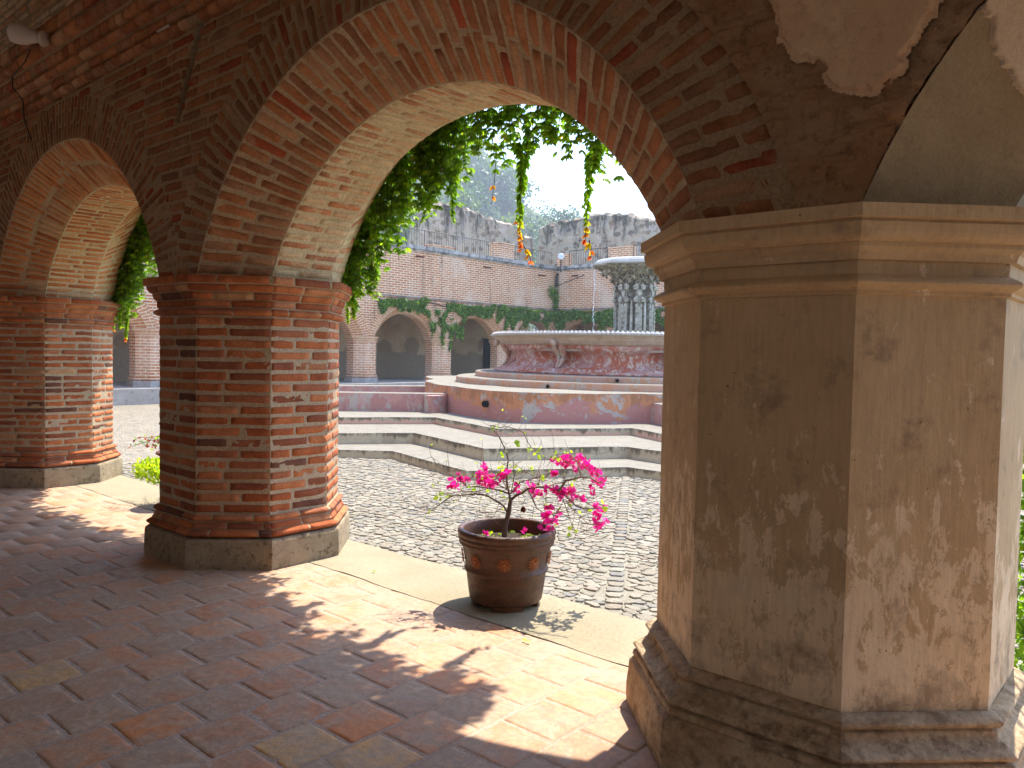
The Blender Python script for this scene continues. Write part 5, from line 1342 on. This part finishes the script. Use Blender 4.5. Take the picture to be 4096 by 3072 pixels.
# weeds on the soil
wd = MB(); rng = np.random.default_rng(3)
for k in range(46):
    a, r_ = random.uniform(0, 6.28), .24*math.sqrt(random.random()); c_ = np.array([pc[0]+r_*math.cos(a), pc[1]+r_*math.sin(a), .385])
    if k < 10:
        d = np.array([math.cos(a+.5), math.sin(a+.5), .5]); pts = np.array([c_+d*.012*j-np.array([0, 0, .0009*j*j]) for j in range(8)])
        wd.tube(pts, .001, 3, cap=False)
        for j in range(1, 8):
            s_ = np.cross(d, [0, 0, 1.]); leaves(wd, np.repeat(pts[j][None], 2, 0), np.array([s_, -s_]), .017, rng.uniform(0, .7, 2), np.array([0, 0, 2.]), 1.6)
    else:
        leaves(wd, np.repeat(c_[None], 6, 0)+rng.normal(0, .006, (6, 3)), rng.normal(size=(6, 3))*.8+np.array([0, 0, .8]), .022, rng.uniform(0, 1, 6), None, 1.8)
tag(wd.build('weeds', [M_lime]), 'small green weeds sprouting on the soil of the clay pot', 'weeds', None, 'stuff')
for (x, y, lab) in ((535, 900, 'fallen magenta bloom lying at the left of the soil in the pot'), (820, 880, 'fallen magenta bloom lying right of the trunk in the pot')):
    mb = MB(); q = at((1650+x/1.843)/4, (1650+y/1.843)/4, 2, .405); p = q+0.
    d = rng.normal(size=(5, 3))+np.array([0, 0, .6]); leaves(mb, np.repeat(p[None], 5, 0), d, .035, rng.uniform(0, 1, 5), None, 2.1); tag(mb.build('fallen_bloom', [M_bract]), lab, 'flower')
# small fallen leaf on the tiles
mb = MB(); q = at(526, 641, 2, .014); leaves(mb, np.array([q, q]), np.array([[1, .2, .1], [-1, .3, .12]]), .03, np.array([.9, 1.]), np.array([0, 0, 3.]), 1.6); tag(mb.build('fallen_leaf', [M_lime]), 'pale green leaf lying on the sunlit floor tiles near the pot', 'leaf')
mb = MB(); q = at(372, 571, 2, .014); leaves(mb, np.array([q]), np.array([[1, .2, .1]]), .035, np.array([.5]), np.array([0, 0, 3.]), 1.6); tag(mb.build('fallen_leaf', [M_lime]), 'small green leaf lying on the concrete kerb left of the pot', 'leaf')

# urn behind the brick pillar, with its thin shrub, and the low hedge
uc = np.array([-7.42, 3.62])
un = thing('urn', 'reddish brown footed urn half hidden behind the near brick pillar', 'urn', (uc[0], uc[1], .006))
M_urn = brick_mat('urn_clay', [(0, (.20, .07, .045)), (1, (.2, .07, .045))], .15, (.4, .3, .25)); M_urn.node_tree.nodes['Principled BSDF'].inputs['Roughness'].default_value = .5
mb = MB(); mb.lathe([(.0, .0), (.15, .0), (.155, .02), (.15, .04), (.11, .06), (.07, .08), (.065, .10), (.085, .12), (.16, .18), (.20, .25), (.205, .31), (.18, .38), (.165, .42), (.175, .46)], k=40); mb.build('body', [M_urn], un, True)
mb = MB(); mb.lathe([(.172, .45), (.23, .49), (.24, .50), (.238, .515), (.20, .51), (.17, .44), (0, .44)], k=40); mb.build('rim', [M_urn], un, True)
us_ = thing('potted_shrub', 'thin twiggy shrub with dark red leaves growing in the footed urn', 'shrub', (0, 0, 0)); random.seed(8); rng = np.random.default_rng(18)
lf = MB()
for k in range(16):
    mb = MB(); p = np.array([uc[0], uc[1], .46]); a = random.uniform(2.2, 4.6); ln = random.uniform(.25, .75); pts = [p]
    for j in range(1, 9):
        f_ = j/8; pts.append(p+np.array([math.cos(a)*ln*f_, math.sin(a)*ln*f_*.7-.0, .30*math.sin(f_*2.4)*(.5+random.random()*.1)+random.uniform(-.01, .01)]))
    pts = np.array(pts); mb.tube(pts, np.linspace(.005, .0015, 9), 5); mb.build('branch', [M_twig], us_)
    q = pts[3:]; q = np.repeat(q, 2, 0)+rng.normal(0, .02, (2*len(q), 3)); leaves(lf, q, rng.normal(size=q.shape), .035, rng.uniform(0, 1, len(q)), None, 1.7)
lf.build('leaves', [leaf_mat('urn_leaf', [(0, (.10, .22, .05)), (.55, (.22, .34, .07)), (.7, (.25, .05, .05)), (1, (.3, .08, .08))], .4)], us_)
hg = thing('low_bush', 'bright yellow green bush growing beyond the kerb left of the brick pillar', 'bush', (0, 0, 0)); rng = np.random.default_rng(23); mb = MB()
n = 9000; P = np.stack([rng.uniform(-9.6, -7.6, n), rng.uniform(4.05, 5.0, n), 0*np.zeros(n)], 1)
hh_ = .14+.10*fbm(P, 3, 4, 3)-.25*np.clip(np.abs(P[:, 1]-4.5)-.3, 0, 1); P[:, 2] = hh_-np.abs(rng.normal(0, .10, n))
leaves(mb, P, rng.normal(size=(n, 3))+np.array([0, 0, 1.2]), .04*rng.uniform(.7, 1.3, n), rng.uniform(0, 1, n), None, 1.8)
mb.build('foliage', [leaf_mat('hedge_leaf', [(0, (.16, .26, .015)), (.5, (.30, .42, .02)), (1, (.42, .5, .04))], .45)], hg)
mb = MB()
for k in range(30):
    a = np.array([random.uniform(-9.4, -7.8), random.uniform(4.2, 4.9), GZ]); mb.tube([a, a+np.array([random.uniform(-.1, .1), 0, .5])], [.008, .003], 4)
mb.build('stems', [M_stem], hg)

# ------------------------------------------------------------------ lamp and small fittings in the corridor
lp_ = at(25, 35, 1, YA-.36); LV = thing('wall_lamp', 'white jar shaped lamp fixed to the vault, top left corner', 'lamp', tuple(lp_))
M_white = simple('lamp_white', (.62, .55, .50), .45, .4)
ax_ = np.array(rt)*1. ; q_ = Vector(tuple(rt*.97-up*.2)).to_track_quat('Z', 'Y')
mb = MB(); mb.lathe([(0, -.125), (.050, -.122), (.078, -.10), (.084, -.05), (.078, .01), (.060, .05), (.048, .09), (.035, .12)], k=28); o = mb.build('shade', [M_white], LV, True); o.rotation_euler = q_.to_euler()
mb = MB(); mb.lathe([(.030, .12), (.014, .125), (.014, .145), (.060, .147), (.064, .17), (.060, .18), (0, .185)], k=20); o = mb.build('mount', [M_white], LV, True); o.rotation_euler = q_.to_euler()
wr = MB()
b0 = at(12, 77, 1, YA-.235); b1 = at(23, 100, 1, YA-.16); b2 = at(24, 118, 1, YA-.10); b3 = at(31, 140, 1, YA-.07)
wr.tube([at(30, 50, 1, YA-.3), at(25, 62, 1, YA-.29), at(16, 72, 1, YA-.26), b0, at(13, 88, 1, YA-.235), b1, b2, b3], .006, 5); tag(wr.build('cable', [M_iron]), 'thin black cable running down over the brick cornice', 'cable')
ct = MB(); a, b = at(158, 31.5, 1, YA-.03), at(170, 25, 1, YA-.03); ct.tube([a, b], .012, 8); tag(ct.build('white_conduit', [M_white]), 'short white plastic tube stuck in the brickwork high on the wall', 'tube')

# ------------------------------------------------------------------ hills and trees
HK = 2.3
def hillz(b, d):
    """height of the land from bearing (photo px) and distance"""
    ridge = np.interp(b, [-300, 100, 250, 330, 400, 440, 472, 500, 515, 540, 600, 700, 900, 1300], [60, 58, 60, 64, 60, 56, 47, 39, 34, 31, 27, 22, 14, 8])
    s = np.clip((d/HK-70)/110, 0, 1); s = s*s*(3-2*s); return -1+ridge*s*HK
def bear(b, d):
    dr = fw+rt*(b-512)/F_PX; dr = dr[:2]/np.hypot(dr[0], dr[1]); return dr*d
def PH_(U, V):
    P = []
    for b, d in zip(U, V):
        q = bear(b, d); P.append((q[0], q[1], float(hillz(b, d))))
    P = np.array(P); P[:, 2] += 5*fbm(P, .012, 5, 3)*np.clip((V/HK-70)/60, 0, 1); return P
t = NT('hill_scrub', .95, .05); o = t.obj(); n1 = t.noise(o, .08, 6, .7); M_hill = t.out(t.mix(t.ramp(n1, [(.35, 0.), (.65, 1.)]), (.035, .055, .02), (.07, .10, .035)))
mb = MB(); mb.grid(PH_, np.linspace(-200, 1300, 60), np.concatenate([np.linspace(60, 190, 24), [230, 300]])*HK); tag(mb.build('hill', [M_hill], None, True), 'wooded hillside rising behind the ruined walls', None, None, 'structure')
M_tl = [leaf_mat('tree_leaf_dark', [(0, (.02, .045, .018)), (.5, (.035, .075, .025)), (1, (.06, .11, .035))], .25), leaf_mat('tree_leaf_mid', [(0, (.04, .075, .018)), (.5, (.07, .12, .025)), (1, (.12, .17, .04))], .25)]
M_trunk = simple('tree_trunk', (.10, .08, .06), .9, .1, .5, 2)
def clump_pts(c, r, h_, n, seed):
    r_ = np.random.default_rng(seed); k = 22; cc = r_.normal(size=(k, 3)); cc /= np.linalg.norm(cc, axis=1)[:, None]; cc *= r_.uniform(.35, .95, (k, 1)); cc = cc*np.array([r, r, h_])
    i = r_.integers(0, k, n); d = r_.normal(size=(n, 3)); d /= np.linalg.norm(d, axis=1)[:, None]
    return c+cc[i]+d*(r_.uniform(.15, .42, n)[:, None]*r*r_.uniform(.5, 1, (n, 1)))*np.array([1, 1, .75])
def tree(label, b, d, h_, r, kind, dens, seed, bare=False, ztop=None):
    global rng; rng = np.random.default_rng(seed); random.seed(seed)
    q = bear(b, d); z0 = float(hillz(np.array(b), np.array(d)))-.5
    if ztop is not None: h_ = ztop-z0
    o = thing('tree', label, 'tree', (q[0], q[1], z0), 'trees on the hill beyond the walls')
    mb = MB(); mb.tube([(0, 0, 0), (.1, 0, h_*.4), (.0, .1, h_*.75)], [h_*.025, h_*.018, h_*.008], 7)
    for k in range(10 if not bare else 30):
        a = random.uniform(0, 6.28); z_ = h_*random.uniform(.35, .75); l_ = r*random.uniform(.5, 1.)
        mb.tube([(0, 0, z_), (math.cos(a)*l_*.5, math.sin(a)*l_*.5, z_+h_*.10), (math.cos(a)*l_, math.sin(a)*l_, z_+h_*random.uniform(.12, .25))], [h_*.008, h_*.005, h_*.002], 4)
        if bare:
            for _ in range(4):
                e = np.array([math.cos(a)*l_*.8, math.sin(a)*l_*.8, z_+h_*.14]); mb.tube([e, e+rng.normal(0, h_*.08, 3)+np.array([0, 0, h_*.06])], [h_*.003, h_*.001], 3)
    mb.build('trunk', [M_trunk], o)
    n = int(dens*r*r*9*(0.12 if bare else 1)); P = clump_pts(np.array([0, 0, h_*.68]), r, h_*.34, n, seed)
    mb = MB(); leaves(mb, P, rng.normal(size=(n, 3)), r*.10*rng.uniform(.6, 1.3, n)*(1 if not bare else .6), rng.uniform(0, 1, n), None, 1.8); mb.build('crown', [M_tl[kind]], o)
def ztop(py, d): return EYE+(352-py)/F_PX*d
for spec in [('tall dark tree high on the hill above the left ruin', 478, 130, 15, 6.5, 0, 5, 1, False, 168), ('dark spreading tree on the hill behind the hanging vine', 498, 125, 14, 6, 0, 5, 2, False, 178), ('tree cresting the hill left of the first hanging tail', 455, 140, 15, 7, 1, 5, 3, False, 172),
             ('thin almost bare tree standing against the sky', 516, 120, 12, 3.6, 1, 5, 4, True, 200), ('round pale green tree on the skyline between the two ruins', 571, 95, 11, 4.2, 0, 8, 5, False, 200), ('small loose tree left of the round skyline tree', 553, 105, 8, 3.0, 1, 6, 6, False, 210),
             ('bushy tree low on the hill behind the gap in the ruins', 536, 85, 10, 4, 1, 8, 7, False, 232), ('dark tree low behind the end of the left ruin', 520, 90, 10, 4.5, 0, 7, 8, False, 218), ('light green tree on the slope above the left ruin', 470, 95, 13, 5, 1, 7, 9, False, 196),
             ('green tree on the slope left of the left ruin', 425, 90, 14, 5.5, 1, 7, 10, False, 185), ('dark tree behind the railing at the far left of the terrace', 402, 75, 12, 4.5, 0, 8, 11, False, 205), ('tree on the slope half hidden by the vine curtain', 447, 100, 15, 5.5, 0, 6, 12, False, 182),
             ('low dark tree just right of the gap in the ruins', 590, 100, 8, 3.5, 0, 7, 13, False, 217), ('pale bushy tree just above the crest of the left ruin', 497, 80, 9, 4.0, 1, 8, 14, False, 212)]:
    tree(spec[0], spec[1], spec[2]*HK, spec[3]*HK, spec[4]*HK, spec[5], spec[6]/HK/HK*1.2, *spec[7:9], ztop=ztop(spec[9], spec[2]*HK))
rng = np.random.default_rng(99); n = 26000; mb = MB()
cl = 420; cb_ = rng.uniform(340, 720, cl); cd_ = rng.uniform(75, 165, cl)*HK; cen = np.array([[*bear(b, d), float(hillz(np.array(b), np.array(d)))+2.5] for b, d in zip(cb_, cd_)])
i = rng.integers(0, cl, n); d = rng.normal(size=(n, 3)); d /= np.linalg.norm(d, axis=1)[:, None]; P = cen[i]+d*HK*rng.uniform(1.5, 4.2, (n, 1))*np.array([1, 1, .8])
leaves(mb, P, rng.normal(size=(n, 3)), 1.2*rng.uniform(.6, 1.3, n), np.clip((i % 17)/17+rng.normal(0, .15, n), 0, 1), None, 1.8)
tag(mb.build('woodland', [M_tl[1]]), 'continuous wood covering the hillside', 'woodland', None, 'stuff')

# ------------------------------------------------------------------ haze
hz = MB(); hz.box((-820, -380, GZ-1.7), (620, 900, 190)); t = NT('haze_air'); t.t.nodes.remove(t.b)
pv = t.n('ShaderNodeVolumePrincipled', {'Color': (.80, .89, 1.), 'Density': .0008, 'Anisotropy': .2}); t.t.links.new(pv.outputs[0], t.t.nodes['Material Output'].inputs['Volume'])
tag(hz.build('haze', [t.m]), 'thin pale summer haze', None, None, 'stuff')
